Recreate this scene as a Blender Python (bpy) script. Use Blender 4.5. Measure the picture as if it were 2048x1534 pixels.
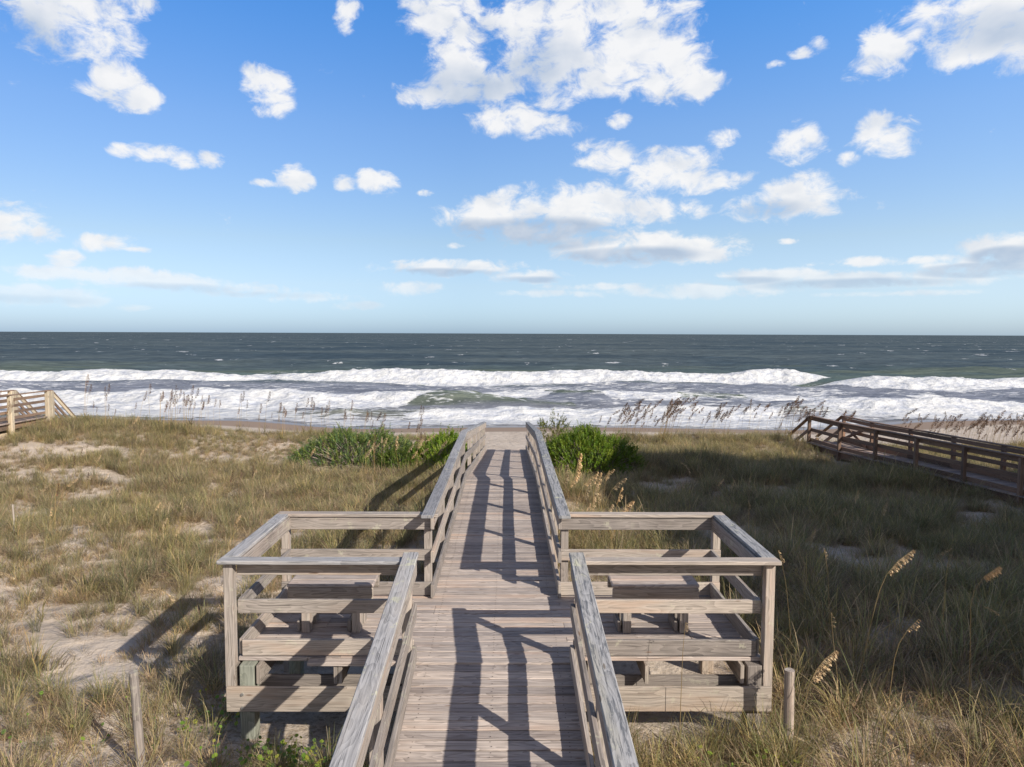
import bpy, bmesh, math, random
import numpy as np
from mathutils import Vector, Matrix
random.seed(7); rng = np.random.default_rng(11)
S = bpy.context.scene; COL = S.collection
for o in list(bpy.data.objects): bpy.data.objects.remove(o)

# ------------------------------------------------------------------ camera
FPX = 1421.0
yaw, pitch, roll = math.atan(11/FPX), math.atan(100/FPX), math.radians(.224)
CAM = Vector((0, 0, 3.1))
Fv = Vector((math.sin(yaw)*math.cos(pitch), math.cos(yaw)*math.cos(pitch), -math.sin(pitch)))
R0 = Vector((math.cos(yaw), -math.sin(yaw), 0)); U0 = R0.cross(Fv)
Rv = R0*math.cos(roll) + U0*math.sin(roll); Uv = Rv.cross(Fv)
cd = bpy.data.cameras.new('camera'); cd.sensor_width = 36; cd.lens = FPX*36/2048
cd.clip_start = .05; cd.clip_end = 200000
cam = bpy.data.objects.new('camera', cd); COL.objects.link(cam)
cam.matrix_world = Matrix(((Rv.x, Uv.x, -Fv.x, CAM.x), (Rv.y, Uv.y, -Fv.y, CAM.y), (Rv.z, Uv.z, -Fv.z, CAM.z), (0, 0, 0, 1)))
S.camera = cam
def ray(x, y): return Fv + Rv*((x-1024)/FPX) - Uv*((y-767)/FPX)
def azel(x, y):
    r = ray(x, y).normalized(); return math.atan2(r.x, r.y), math.asin(r.z)

# ------------------------------------------------------------------ light
SUN_AZ = (.705, -.709)                 # horizontal direction towards the sun
SUN_EL = math.radians(30.8)
sd = Vector((SUN_AZ[0]*math.cos(SUN_EL), SUN_AZ[1]*math.cos(SUN_EL), math.sin(SUN_EL)))
sl = bpy.data.lights.new('sun', 'SUN'); sl.energy = 5.0; sl.angle = math.radians(.5); sl.color = (1, .93, .82)
sun = bpy.data.objects.new('sun', sl); COL.objects.link(sun)
sun.rotation_euler = (-sd).to_track_quat('-Z', 'Y').to_euler()
S.view_settings.view_transform = 'Standard'; S.view_settings.look = 'None'
S.view_settings.exposure = .32; S.view_settings.gamma = 1
S.cycles.max_bounces = 6; S.cycles.diffuse_bounces = 3; S.cycles.glossy_bounces = 2
S.cycles.transparent_max_bounces = 8

# ------------------------------------------------------------------ node helpers
class NT:
    def __init__(s, tree): s.t = tree; s.n = tree.nodes; s.l = tree.links
    def new(s, t, **k):
        n = s.n.new(t)
        for a, b in k.items(): setattr(n, a, b)
        return n
    def put(s, sock, v):
        if hasattr(v, 'is_output'): s.l.new(v, sock)
        elif v is not None:
            if sock.type == 'RGBA' and len(v) == 3: v = (*v, 1)
            sock.default_value = v
    def math(s, op, a, b=None, c=None, clamp=False):
        n = s.new('ShaderNodeMath', operation=op, use_clamp=clamp)
        s.put(n.inputs[0], a)
        if b is not None: s.put(n.inputs[1], b)
        if c is not None: s.put(n.inputs[2], c)
        return n.outputs[0]
    def vec(s, op, a, b=None, c=None):
        n = s.new('ShaderNodeVectorMath', operation=op)
        s.put(n.inputs[0], a)
        if b is not None: s.put(n.inputs[1], b)
        if c is not None: s.put(n.inputs[2], c)
        return n.outputs['Value'] if op in ('DOT_PRODUCT', 'LENGTH', 'DISTANCE') else n.outputs[0]
    def mix(s, f, a, b, mode='MIX'):
        n = s.new('ShaderNodeMix', data_type='RGBA', blend_type=mode)
        s.put(n.inputs[0], f); s.put(n.inputs[6], a); s.put(n.inputs[7], b); return n.outputs[2]
    def sstep(s, v, lo, hi, a=0., b=1.):
        n = s.new('ShaderNodeMapRange', interpolation_type='SMOOTHSTEP')
        for i, x in enumerate((v, lo, hi, a, b)): s.put(n.inputs[i], x)
        return n.outputs[0]
    def noise(s, v, scale, detail=4., rough=.5, dist=0., dim='3D'):
        n = s.new('ShaderNodeTexNoise', noise_dimensions=dim)
        s.put(n.inputs['Vector'], v); s.put(n.inputs['Scale'], scale); s.put(n.inputs['Detail'], detail)
        s.put(n.inputs['Roughness'], rough); s.put(n.inputs['Distortion'], dist); return n.outputs[0]
    def ramp(s, v, stops):
        n = s.new('ShaderNodeValToRGB'); e = n.color_ramp.elements
        while len(e) < len(stops): e.new(.5)
        for x, (p, c) in zip(e, stops): x.position = p; x.color = (*c, 1) if len(c) == 3 else c
        s.put(n.inputs[0], v); return n.outputs[0]
    def comb(s, x, y, z=0.):
        n = s.new('ShaderNodeCombineXYZ'); s.put(n.inputs[0], x); s.put(n.inputs[1], y); s.put(n.inputs[2], z); return n.outputs[0]
    def sep(s, v):
        n = s.new('ShaderNodeSeparateXYZ'); s.put(n.inputs[0], v); return n.outputs
    def bump(s, h, strength, dist):
        n = s.new('ShaderNodeBump'); s.put(n.inputs['Strength'], strength); s.put(n.inputs['Distance'], dist); s.put(n.inputs['Height'], h); return n.outputs[0]
    def attr(s, name):
        return s.new('ShaderNodeAttribute', attribute_name=name)
def mat(name):
    m = bpy.data.materials.new(name); m.use_nodes = True; m.node_tree.nodes.clear()
    nt = NT(m.node_tree); out = nt.new('ShaderNodeOutputMaterial')
    return m, nt, out
def principled(nt, out, color, rough, normal=None, spec=.3):
    p = nt.new('ShaderNodeBsdfPrincipled')
    nt.put(p.inputs['Base Color'], color); nt.put(p.inputs['Roughness'], rough)
    nt.put(p.inputs['Specular IOR Level'], spec)
    if normal is not None: nt.put(p.inputs['Normal'], normal)
    nt.l.new(p.outputs[0], out.inputs[0]); return p

# ------------------------------------------------------------------ sky (world): Nishita air + cumulus field in azimuth / elevation
W = bpy.data.worlds.new('World'); S.world = W; W.use_nodes = True
nt = NT(W.node_tree); nt.n.clear()
wo = nt.new('ShaderNodeOutputWorld'); bg = nt.new('ShaderNodeBackground'); bg.inputs[1].default_value = .095
nt.l.new(bg.outputs[0], wo.inputs[0])
sky = nt.new('ShaderNodeTexSky', sky_type='NISHITA', sun_disc=False, sun_elevation=SUN_EL,
             sun_rotation=math.atan2(SUN_AZ[0], SUN_AZ[1]))
sky.altitude = 0; sky.air_density = 1.0; sky.dust_density = .6; sky.ozone_density = 2.0
gen = nt.new('ShaderNodeTexCoord').outputs['Generated']
dx, dy, dz = nt.sep(gen)
az = nt.math('ARCTAN2', dx, dy); el = nt.math('ARCSINE', nt.math('MINIMUM', dz, .9999))
P = nt.comb(az, el)
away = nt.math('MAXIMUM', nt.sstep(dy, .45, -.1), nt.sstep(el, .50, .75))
# (px, py, rx, ry, amplitude) read off the photograph, turned into directions
BL = [(150,20,115,60,1),(215,65,65,42,1),(105,45,75,45,.9),(275,5,40,20,.8),(150,85,55,28,.7),
 (235,160,50,38,1),(278,197,42,27,.9),(195,182,42,16,.45),(515,160,38,28,.85),(547,187,40,35,.9),(540,225,30,14,.7),
 (695,18,24,20,.75),(690,50,18,22,.7),(245,300,28,11,.7),(320,308,58,18,.8),(362,322,35,14,.8),(420,319,24,16,.85),
 (592,355,42,24,1),(612,360,26,18,.8),(530,366,25,7,.5),(755,365,38,22,.95),(686,366,22,14,.55),(850,386,15,6,.4),
 (890,30,80,65,1),(915,105,62,60,1),(845,188,52,24,.9),(930,160,80,40,1),(1000,170,60,32,1),(1015,30,55,25,.7),(1110,50,120,80,1.1),
 (1120,130,130,60,1.1),(1235,110,125,72,1.15),(1335,130,80,62,1),(1402,172,46,32,.95),(1250,25,125,50,1),(1350,22,50,20,.7),
 (998,238,58,30,1),(1062,247,70,26,.95),(1122,256,42,18,.7),(1090,205,60,18,.5),(1240,236,22,14,.5),(1445,271,28,17,.75),
 (1598,287,48,33,1),(1698,316,20,11,.65),(1765,272,55,30,.95),(1795,296,45,18,.8),(1772,98,44,34,.85),(1762,132,58,20,.85),
 (1612,105,28,9,.55),(1640,90,18,11,.5),(1550,129,20,6,.5),(1960,25,150,48,1),(2025,70,70,32,1),(1910,108,48,32,.8),(1965,80,80,38,.9),
 (2120,40,120,70,1),(1215,318,65,28,.8),(1330,342,110,38,.95),(1405,362,85,26,.85),(1190,300,40,20,.6),
 (975,428,95,40,1.1),(1130,420,155,50,1.2),(1255,420,110,32,1),(1090,458,160,32,1),(1382,416,32,18,.7),
 (1285,498,185,32,1.15),(1180,490,90,24,1),(1405,508,65,18,.9),(1580,402,100,36,1),(1612,374,48,28,.8),(1540,422,65,22,.9),(1650,395,42,15,.7),
 (890,534,150,17,1),(815,530,60,12,.8),(1065,553,95,13,.9),(820,576,58,15,.9),(25,445,62,33,1),(72,467,48,18,.9),(-60,440,70,40,1),
 (212,486,50,17,.85),(265,498,28,6,.5),(128,516,32,16,.95),(95,545,80,13,.9),(220,551,95,17,1),(350,566,125,18,1),(485,580,105,15,.95),
 (605,594,95,11,.8),(720,611,52,8,.6),(55,591,125,17,.95),(150,602,75,11,.8),(255,616,42,6,.5),(2010,500,85,28,1.1),(1960,531,120,19,1.1),
 (1800,521,145,9,.9),(1540,553,125,15,.95),(1700,562,185,15,1),(1900,553,145,15,1),(1400,582,210,14,.8),(1750,588,155,6,.7),(1235,574,120,8,.6),
 (1100,587,95,7,.55),(2130,505,100,40,1.1),(905,492,20,6,.4),(1570,483,22,5,.5)]
GR = [(1080,468,190,34,1),(960,462,80,26,.7),(1260,512,150,20,.8),(2020,512,80,18,1),(1960,540,130,14,1),(890,546,120,10,.7),
 (1060,560,80,8,.6),(350,577,130,10,.4),(530,590,110,7,.35),(1540,420,70,20,.5),(1700,568,200,11,.7),(60,600,110,9,.35),(1480,562,90,9,.6),(930,175,90,45,.45),
 (1080,140,90,60,.35),(60,70,70,60,.4),(1990,60,120,35,.35),(2120,510,90,30,1)]
# noise: horizontally stretched towards the horizon, finely frayed
wrp = nt.noise(P, 9., 3., .5)
Pn = nt.vec('ADD', nt.vec('MULTIPLY', P, (1.0, 1.55, 1.)), nt.vec('MULTIPLY', nt.comb(wrp, wrp, wrp), (.03, .05, 0.)))
n1 = nt.noise(Pn, 24., 10., .64, .35)
n0 = nt.noise(Pn, 7.5, 3., .5)
ns1 = nt.noise(Pn, 14., 4., .5)
n2 = nt.noise(nt.vec('ADD', Pn, (.012, .026, 0)), 14., 4., .5)
nbig = nt.noise(Pn, 7., 3., .5)
def field(lst, p):
    acc = None
    for x, y, rx, ry, am in lst:
        am = .3+.7*am if lst is BL else am
        a, e = azel(x, y)
        k = math.cos(a)  # pixels per radian shrink off axis
        ix, iy = FPX/(rx*.92*k), FPX/(ry*.92)
        d2 = nt.vec('DOT_PRODUCT', (q := nt.vec('MULTIPLY_ADD', p, (ix, iy, 0.), (-a*ix, -e*iy, 0.))), q)
        v = nt.math('MULTIPLY_ADD', d2, -am*.8, am)
        acc = v if acc is None else nt.math('SMOOTH_MAX', acc, v, .25)
    return acc
Dn = field(BL, P)
Gn = field(GR, P)
nz = nt.math('ADD', nt.math('MULTIPLY', nt.math('SUBTRACT', n1, .5), 7.6), nt.math('MULTIPLY', nt.math('SUBTRACT', n0, .5), 2.4))
Dg = nt.math('MULTIPLY', nt.math('SUBTRACT', nt.noise(gen, 2.6, 5., .55), .56), 9.)  # unseen cloud cover, added to neutralise the blue of the shade
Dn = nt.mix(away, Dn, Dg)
dens = nt.math('ADD', nt.math('MULTIPLY', nt.math('MAXIMUM', Dn, -1.), 1.7), nz)
cov = nt.math('MULTIPLY', nt.sstep(dens, -.45, 1.7), .97)
# light and shade inside the clouds: noise slope towards the sun and grey flat bases
lit = nt.math('MULTIPLY', nt.math('SUBTRACT', ns1, n2), 2.6)
base_g = nt.math('MULTIPLY', nt.sstep(nt.math('MULTIPLY_ADD', nt.math('SUBTRACT', ns1, .5), .9, Gn), -.2, .62), nt.sstep(nbig, .0, .35))
shade = nt.math('ADD', nt.math('MULTIPLY', base_g, .85), nt.math('MULTIPLY_ADD', lit, -.55, .07), clamp=True)
ccol = nt.mix(shade, (8.1, 8.05, 8.0), (3.9, 4.7, 5.9))
lowf = nt.sstep(el, .0, .14)
# air colour: saturate the zenith, keep the pale band over the sea
tint = nt.ramp(nt.math('MULTIPLY', el, 1/.5), [(0., (.325, .455, .755)), (.04, (.35, .462, .725)), (.13, (.42, .465, .60)), (.25, (.46, .48, .535)), (.54, (.42, .53, .675)), (.84, (.27, .55, .835)), (1., (.22, .54, .87))])
# behind and overhead, out of view: air whitened and cloud added for neutral fill
side = nt.ramp(nt.math('MULTIPLY_ADD', az, 1/1.2, .5), [(0., (.49, .475, .47)), (.45, (.5, .5, .5)), (1., (.755, .715, .68))])
tint = nt.vec('SCALE', nt.mix(1., tint, side, 'MULTIPLY')); tint.node.inputs['Scale'].default_value = 2.
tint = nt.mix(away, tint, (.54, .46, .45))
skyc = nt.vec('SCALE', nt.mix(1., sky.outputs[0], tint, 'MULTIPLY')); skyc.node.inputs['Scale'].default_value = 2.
cl = nt.math('MULTIPLY', cov, nt.sstep(lowf, 0., 1., .35, .97))
cl = nt.math('MULTIPLY', cl, nt.sstep(el, .0, .03))
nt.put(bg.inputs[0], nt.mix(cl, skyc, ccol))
W.cycles.sampling_method = 'MANUAL'; W.cycles.sample_map_resolution = 512

# ------------------------------------------------------------------ numeric noise
def vnoise(x, y, seed=0):
    x = np.asarray(x, float); y = np.asarray(y, float)
    xi = np.floor(x).astype(np.int64); yi = np.floor(y).astype(np.int64)
    fx = x-xi; fy = y-yi; fx = fx*fx*fx*(fx*(fx*6-15)+10); fy = fy*fy*fy*(fy*(fy*6-15)+10)
    def h(a, b):
        n = (a*374761393 + b*668265263 + seed*974711) & 0xffffffff
        n = ((n ^ (n >> 13))*1274126177) & 0xffffffff
        return ((n ^ (n >> 16)) & 0xffff)/65535.
    return (h(xi, yi)*(1-fx)+h(xi+1, yi)*fx)*(1-fy) + (h(xi, yi+1)*(1-fx)+h(xi+1, yi+1)*fx)*fy
def fbm(x, y, seed=0, octv=4, gain=.5):
    s = 0; a = 1; t = 0
    for k in range(octv):
        s = s + a*vnoise(np.asarray(x)*2**k, np.asarray(y)*2**k, seed+k*17); t += a; a *= gain
    return s/t
def smooth(a, b, v):
    t = np.clip((v-a)/(b-a), 0, 1); return t*t*(3-2*t)

# ------------------------------------------------------------------ things, parts, mesh building
def props(o, label=None, cat=None, group=None, kind=None):
    if label: o['label'] = label
    if cat: o['category'] = cat
    if group: o['group'] = group
    if kind: o['kind'] = kind
    return o
def thing(name, loc, label, cat, group=None):
    o = bpy.data.objects.new(name, None); COL.objects.link(o); o.location = loc; o.empty_display_size = .2
    return props(o, label, cat, group)
def link_mesh(name, me, parent=None):
    o = bpy.data.objects.new(name, me); COL.objects.link(o)
    if parent: o.parent = parent
    return o
def base_of(o):
    v = Vector((0, 0, 0))
    while o is not None: v += o.location; o = o.parent
    return v
class MB:
    """boards collected into one mesh, world coordinates, with UV = metres along / across the grain and a tone per board"""
    def __init__(s): s.v = []; s.f = []; s.uv = []; s.tone = []
    def board(s, a, b, w, t, up=(0, 0, 1), ch=.004, tone=None, segs=1, wob=0.):
        """a,b: centre line ends; w: width along 'side', t: thickness along 'up'"""
        a = Vector(a); b = Vector(b); d = (b-a); L = d.length; d.normalize(); up = Vector(up)
        side = d.cross(up).normalized(); up = side.cross(d).normalized()
        c = min(ch, t*.4, w*.4); W2, T2 = w/2, t/2
        ring = [(-W2+c, -T2), (W2-c, -T2), (W2, -T2+c), (W2, T2-c), (W2-c, T2), (-W2+c, T2), (-W2, T2-c), (-W2, -T2+c)]
        per = [0]
        for i in range(8):
            p, q = ring[i], ring[(i+1) % 8]; per.append(per[-1]+math.hypot(q[0]-p[0], q[1]-p[1]))
        tone = random.random() if tone is None else tone
        uo, vo = random.random()*40, random.random()*40
        i0 = len(s.v); st = [0.] + ([c/L] if c/L < .4 else []) + [k/segs for k in range(1, segs)] + ([1-c/L] if c/L < .4 else []) + [1.]
        for k, q in enumerate(st):
            sc = 1 - (c/max(w, .01)) if k in (0, len(st)-1) else 1; sct = 1-(c/max(t, .01)) if k in (0, len(st)-1) else 1
            off = Vector((0, 0, 0))
            if wob and 0 < k < len(st)-1: off = side*random.uniform(-wob, wob)+up*random.uniform(-wob, wob)
            for (x, y) in ring: s.v.append(a+d*(L*q)+side*(x*sc)+up*(y*sct)+off); s.tone.append(tone)
        for k in range(len(st)-1):
            for i in range(8):
                j = (i+1) % 8
                s.f.append((i0+k*8+i, i0+k*8+j, i0+k*8+8+j, i0+k*8+8+i))
                s.uv += [(uo+st[k]*L, vo+per[i]), (uo+st[k]*L, vo+per[i+1]), (uo+st[k+1]*L, vo+per[i+1]), (uo+st[k+1]*L, vo+per[i])]
        s.f.append(tuple(i0+i for i in range(7, -1, -1))); s.uv += [(uo+ring[i][1]*.3, vo+ring[i][0]) for i in range(7, -1, -1)]
        e = i0+(len(st)-1)*8
        s.f.append(tuple(e+i for i in range(8))); s.uv += [(uo+ring[i][1]*.3, vo+ring[i][0]) for i in range(8)]
        return s
    def pole(s, a, b, r0, r1, n=12, tone=None, bend=0.):
        a = Vector(a); b = Vector(b); d = (b-a); L = d.length; d.normalize()
        x = d.orthogonal().normalized(); y = d.cross(x); i0 = len(s.v); tone = random.random() if tone is None else tone
        K = 5; uo, vo = random.random()*40, random.random()*40
        for k in range(K+1):
            q = k/K; r = r0+(r1-r0)*q
            for i in range(n):
                an = 2*math.pi*i/n; rr = r*(1+.07*math.sin(3*an+1+tone*9)+random.uniform(-.02, .02))
                s.v.append(a+d*(L*q)+(x*math.cos(an)+y*math.sin(an))*rr + x*(bend*math.sin(math.pi*q))); s.tone.append(tone)
        for k in range(K):
            for i in range(n):
                j = (i+1) % n
                s.f.append((i0+k*n+i, i0+k*n+j, i0+k*n+n+j, i0+k*n+n+i))
                s.uv += [(uo+L*k/K, vo+.25*i/n), (uo+L*k/K, vo+.25*(i+1)/n), (uo+L*(k+1)/K, vo+.25*(i+1)/n), (uo+L*(k+1)/K, vo+.25*i/n)]
        s.f.append(tuple(i0+K*n+i for i in range(n))); s.uv += [(uo+.1*math.cos(6.28*i/n), vo+.1*math.sin(6.28*i/n)) for i in range(n)]
        return s
    def build(s, name, m, parent=None):
        me = bpy.data.meshes.new(name); o0 = base_of(parent)
        me.from_pydata([tuple(v-o0) for v in s.v], [], s.f)
        u = me.uv_layers.new(name='UVMap'); u.data.foreach_set('uv', [x for p in s.uv for x in p])
        at = me.attributes.new('tone', 'FLOAT', 'POINT'); at.data.foreach_set('value', s.tone)
        me.materials.append(m); me.update()
        return link_mesh(name, me, parent)
def grid_mesh(name, X, Y, Z, attrs=None):
    """structured grid from 2-D arrays"""
    r, c = X.shape; me = bpy.data.meshes.new(name)
    co = np.stack([X, Y, Z], -1).reshape(-1, 3).astype(np.float32)
    idx = np.arange(r*c).reshape(r, c)
    q = np.stack([idx[:-1, :-1], idx[:-1, 1:], idx[1:, 1:], idx[1:, :-1]], -1).reshape(-1, 4)
    me.vertices.add(len(co)); me.vertices.foreach_set('co', co.ravel())
    me.loops.add(q.size); me.loops.foreach_set('vertex_index', q.ravel().astype(np.int32))
    me.polygons.add(len(q)); me.polygons.foreach_set('loop_start', np.arange(0, q.size, 4, dtype=np.int32))
    me.polygons.foreach_set('use_smooth', np.ones(len(q), bool))
    for k, v in (attrs or {}).items():
        a = me.attributes.new(k, 'FLOAT', 'POINT'); a.data.foreach_set('value', v.ravel().astype(np.float32))
    me.update(calc_edges=True); return me

# ------------------------------------------------------------------ materials
def wood(name, c_dark, c_light, c_warm, lichen=0., mildew=0., knots=1., bump=.5):
    m, nt, out = mat(name)
    uv = nt.new('ShaderNodeUVMap', uv_map='UVMap').outputs[0]
    tone = nt.attr('tone').outputs['Fac']
    ob = nt.new('ShaderNodeTexCoord').outputs['Object']
    g1 = nt.noise(nt.vec('MULTIPLY', uv, (1.3, 80., 1.)), 1., 6., .66)
    wob = nt.noise(nt.vec('MULTIPLY', uv, (.9, 5., 1.)), 1., 2., .5)
    band = nt.new('ShaderNodeTexWave', wave_type='BANDS', bands_direction='Y', wave_profile='SAW')
    nt.put(band.inputs['Vector'], nt.vec('ADD', nt.vec('MULTIPLY', uv, (.12, 3.4, 1.)), nt.vec('MULTIPLY', nt.comb(wob, wob), (0., 2.2, 0.))))
    band.inputs['Scale'].default_value = 2.2; band.inputs['Distortion'].default_value = 1.2; band.inputs['Detail'].default_value = 2
    g = nt.math('ADD', nt.math('MULTIPLY', g1, .84), nt.math('MULTIPLY', band.outputs[1], .16))
    col = nt.ramp(g, [(.30, c_dark), (.55, c_light), (.82, tuple(min(1, x*1.22) for x in c_light))])
    patch = nt.noise(nt.vec('MULTIPLY', uv, (.8, 6., 1.)), 1., 3., .6)
    col = nt.mix(nt.math('MULTIPLY', nt.sstep(patch, .46, .7), nt.math('MULTIPLY_ADD', tone, .8, .1)), col, nt.mix(.75, col, c_warm))
    bl = nt.noise(ob, 2.3, 4., .6)
    col = nt.mix(1., col, nt.ramp(nt.math('ADD', nt.math('MULTIPLY', tone, .55), nt.math('MULTIPLY', bl, .45)), [(.12, (.58, .58, .60)), (.5, (.95, .95, .95)), (.85, (1.24, 1.21, 1.16))]), 'MULTIPLY')
    if lichen:
        li = nt.noise(ob, 9., 5., .68)
        lm = nt.math('MULTIPLY', nt.sstep(li, .57, .64), nt.sstep(nt.noise(ob, 1.6, 2., .5), .40, .6))
        col = nt.mix(nt.math('MULTIPLY', lm, lichen), col, (.50, .49, .36))
    if mildew:
        mi = nt.noise(nt.vec('MULTIPLY', uv, (4.5, 38., 1.)), 1., 6., .7)
        col = nt.mix(nt.math('MULTIPLY', nt.sstep(mi, .50, .60), mildew), col, (.075, .085, .10))
    crack = nt.noise(nt.vec('MULTIPLY', uv, (1.6, 120., 1.)), 1., 3., .55)
    ck = nt.math('MULTIPLY', nt.sstep(crack, .60, .68), .8)
    col = nt.mix(ck, col, tuple(x*.28 for x in c_dark))
    vo = nt.new('ShaderNodeTexVoronoi', feature='F1'); nt.put(vo.inputs['Vector'], nt.vec('MULTIPLY', uv, (1.9, 7.5, 1.))); vo.inputs['Scale'].default_value = 1.
    kn = nt.sstep(vo.outputs['Distance'], .10, .045)
    col = nt.mix(nt.math('MULTIPLY', kn, .8*knots), col, tuple(x*.38*y for x, y in zip(c_warm, (1.1, .95, .85))))
    hgt = nt.math('SUBTRACT', nt.math('MULTIPLY', g, .6), nt.math('ADD', ck, nt.math('MULTIPLY', kn, .3)))
    principled(nt, out, col, .78, nt.bump(hgt, bump, .004), .25)
    return m
M_DECK = wood('weathered_deck_wood', (.17, .142, .128), (.45, .388, .352), (.42, .29, .22))
M_RAIL = wood('weathered_rail_wood', (.165, .145, .128), (.385, .338, .302), (.40, .29, .225), lichen=.4)
M_CAP = wood('grey_cap_wood', (.13, .13, .138), (.345, .342, .355), (.34, .32, .31), lichen=.75, mildew=.25)
M_CAPD = wood('mildewed_cap_wood', (.115, .118, .13), (.33, .33, .342), (.34, .325, .28), lichen=.95, mildew=.75)
M_BEAM = wood('grey_beam_wood', (.15, .13, .112), (.36, .312, .27), (.36, .26, .19), lichen=.25)
M_PILE = wood('treated_piling_wood', (.19, .205, .16), (.40, .415, .34), (.36, .30, .2), lichen=.4)
M_BROWN = wood('brown_stained_wood', (.11, .072, .054), (.25, .165, .12), (.31, .165, .10), knots=.6)
M_BROWNT = wood('brown_tread_wood', (.17, .135, .115), (.36, .29, .255), (.34, .22, .16), knots=.6)
M_TAN = wood('sun_bleached_post_wood', (.30, .25, .18), (.50, .43, .33), (.5, .36, .22), lichen=.3)
M_LBROWN = wood('light_brown_rail_wood', (.10, .07, .052), (.25, .175, .13), (.30, .18, .10), knots=.6)

def simple_metal():
    m, nt, out = mat('galvanised_bolt'); p = principled(nt, out, (.45, .45, .44), .45); p.inputs['Metallic'].default_value = .8; return m
M_BOLT = simple_metal()

# sand / ground
def sand_mat():
    m, nt, out = mat('dune_sand')
    ob = nt.new('ShaderNodeTexCoord').outputs['Object']
    wet = nt.attr('wet').outputs['Fac']; veg = nt.attr('veg').outputs['Fac']
    n = nt.noise(ob, .8, 5., .6); fine = nt.noise(ob, 38., 3., .7)
    col = nt.ramp(n, [(.3, (.43, .355, .285)), (.7, (.56, .475, .395))])
    col = nt.mix(nt.math('MULTIPLY', nt.sstep(fine, .52, .72), .35), col, (.30, .23, .17))
    # litter of dead straw and shells on the dune
    lit = nt.noise(nt.vec('MULTIPLY', ob, (1., 1., 1.)), 14., 6., .72)
    litm = nt.math('MULTIPLY', nt.sstep(lit, .46, .60), nt.math('MULTIPLY_ADD', veg, .75, .12))
    col = nt.mix(litm, col, nt.mix(nt.noise(ob, 30., 2., .5), (.16, .115, .075), (.30, .235, .15)))
    tw = nt.noise(nt.vec('MULTIPLY', ob, (9., 42., 1.)), 1., 3., .6, .8); tw2 = nt.noise(nt.vec('MULTIPLY', ob, (40., 10., 1.)), 1., 3., .6, .8)
    twm = nt.math('MULTIPLY', nt.math('MAXIMUM', nt.sstep(tw, .66, .70), nt.sstep(tw2, .66, .70)), nt.math('MULTIPLY_ADD', veg, .6, .25))
    col = nt.mix(twm, col, (.13, .095, .07))
    # wet sand
    wn = nt.math('ADD', wet, nt.math('MULTIPLY', nt.math('SUBTRACT', nt.noise(nt.vec('MULTIPLY', ob, (.12, .5, 1.)), 1., 4., .5), .5), .12))
    w1 = nt.sstep(wn, .40, .50); w2 = nt.sstep(wn, .80, .90)
    col = nt.mix(w1, col, (.27, .20, .15)); col = nt.mix(w2, col, (.21, .19, .18))
    # foot prints
    v = nt.new('ShaderNodeTexVoronoi', feature='SMOOTH_F1'); nt.put(v.inputs['Vector'], ob); v.inputs['Scale'].default_value = 2.6
    h = nt.math('ADD', nt.math('MULTIPLY', nt.sstep(v.outputs['Distance'], .1, .5), .5), nt.math('ADD', nt.math('MULTIPLY', nt.noise(ob, 6., 5., .6), .6), nt.math('MULTIPLY', fine, .08)))
    h = nt.math('MULTIPLY', h, nt.math('SUBTRACT', 1., nt.math('MULTIPLY', w1, .93)))
    principled(nt, out, col, nt.math('MULTIPLY_ADD', w2, -.55, .9), nt.bump(h, .75, .10), nt.math('MULTIPLY_ADD', w2, .4, .15))
    return m
M_SAND = sand_mat()

# ------------------------------------------------------------------ ground sheet
SEA = -4.4
def shore_y(x):
    x = np.asarray(x, float)
    return 56.3 + 6.2*smooth(-10, -24, x)*1.0 + 7.5*smooth(20, 40, x) + 1.2*np.sin(x*.11+1)
def ground_z(x, y):
    x = np.asarray(x, float); y = np.asarray(y, float)
    sy = shore_y(x)
    p = np.interp(y, [-3000, -30, 0, 6, 12, 18, 23, 26.3, 28, 30, 33], [-.4, -.6, -.62, -.72, -.98, -1.2, -1.15, -.92, -.95, -1.6, -2.45])
    t = (y-33)/(sy-33)
    beach = np.where(t < 1, -2.45+(SEA+2.45)*np.clip(t, 0, 1), SEA-(y-sy)*.06)
    beach = np.maximum(beach, -14)
    z = np.where(y < 33, p, beach)
    dune = smooth(-40, -5, y)*0+smooth(33.5, 29.5, y)
    z = z + dune*((fbm(x*.22, y*.22, 3, 3)-.5)*.42 + (fbm(x*.9, y*.9, 9, 3)-.5)*.16)
    z = z + .48*smooth(-9, -17, x)*smooth(17, 25, y)*smooth(31, 28.5, y)
    z = z - .35*smooth(9, 15, x)*smooth(20, 25, y)*smooth(33, 29, y)
    near = np.exp(-((x+.1)/3.4)**2)*smooth(3, 6, y)*smooth(27, 9, y)
    z = z + .12*np.exp(-((x+2.5)/1.0)**2-((y-6.2)/.9)**2) + .10*np.exp(-((x-2.3)/1.0)**2-((y-6.3)/.9)**2)
    path = np.exp(-(x/1.5)**4)*smooth(24, 26, y)*smooth(33, 30, y)
    z = z - path*.9
    return z
SANDP = [(-17.0, 22.9, 3.6, 1.3), (-17.0, 22.7, 3.2, 1.0), (-12.6, 20.4, 1.4, .6), (-10.3, 18.2, 1.1, .7), (-13, 20.5, 1.8, .8), (-6.9, 14.6, .8, .5), (-9.5, 17, 1.0, .6), (-7.2, 9.2, .8, .5), (-4.7, 8.5, .8, .55),
         (-5.4, 6.9, .7, .4), (-4.3, 5.6, .7, .3), (-1.5, 12.5, .5, 1.4), (7.3, 13.2, .8, .5), (8.7, 12.6, .7, .4), (5.4, 16.5, 1.0, .5), (6.3, 9.6, .6, .4), (4.6, 20.5, 1.4, .9), (11.1, 21.6, .8, .5), (-15, 13.2, 1.2, .7), (-11.5, 12, 1.0, .5)]
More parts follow.
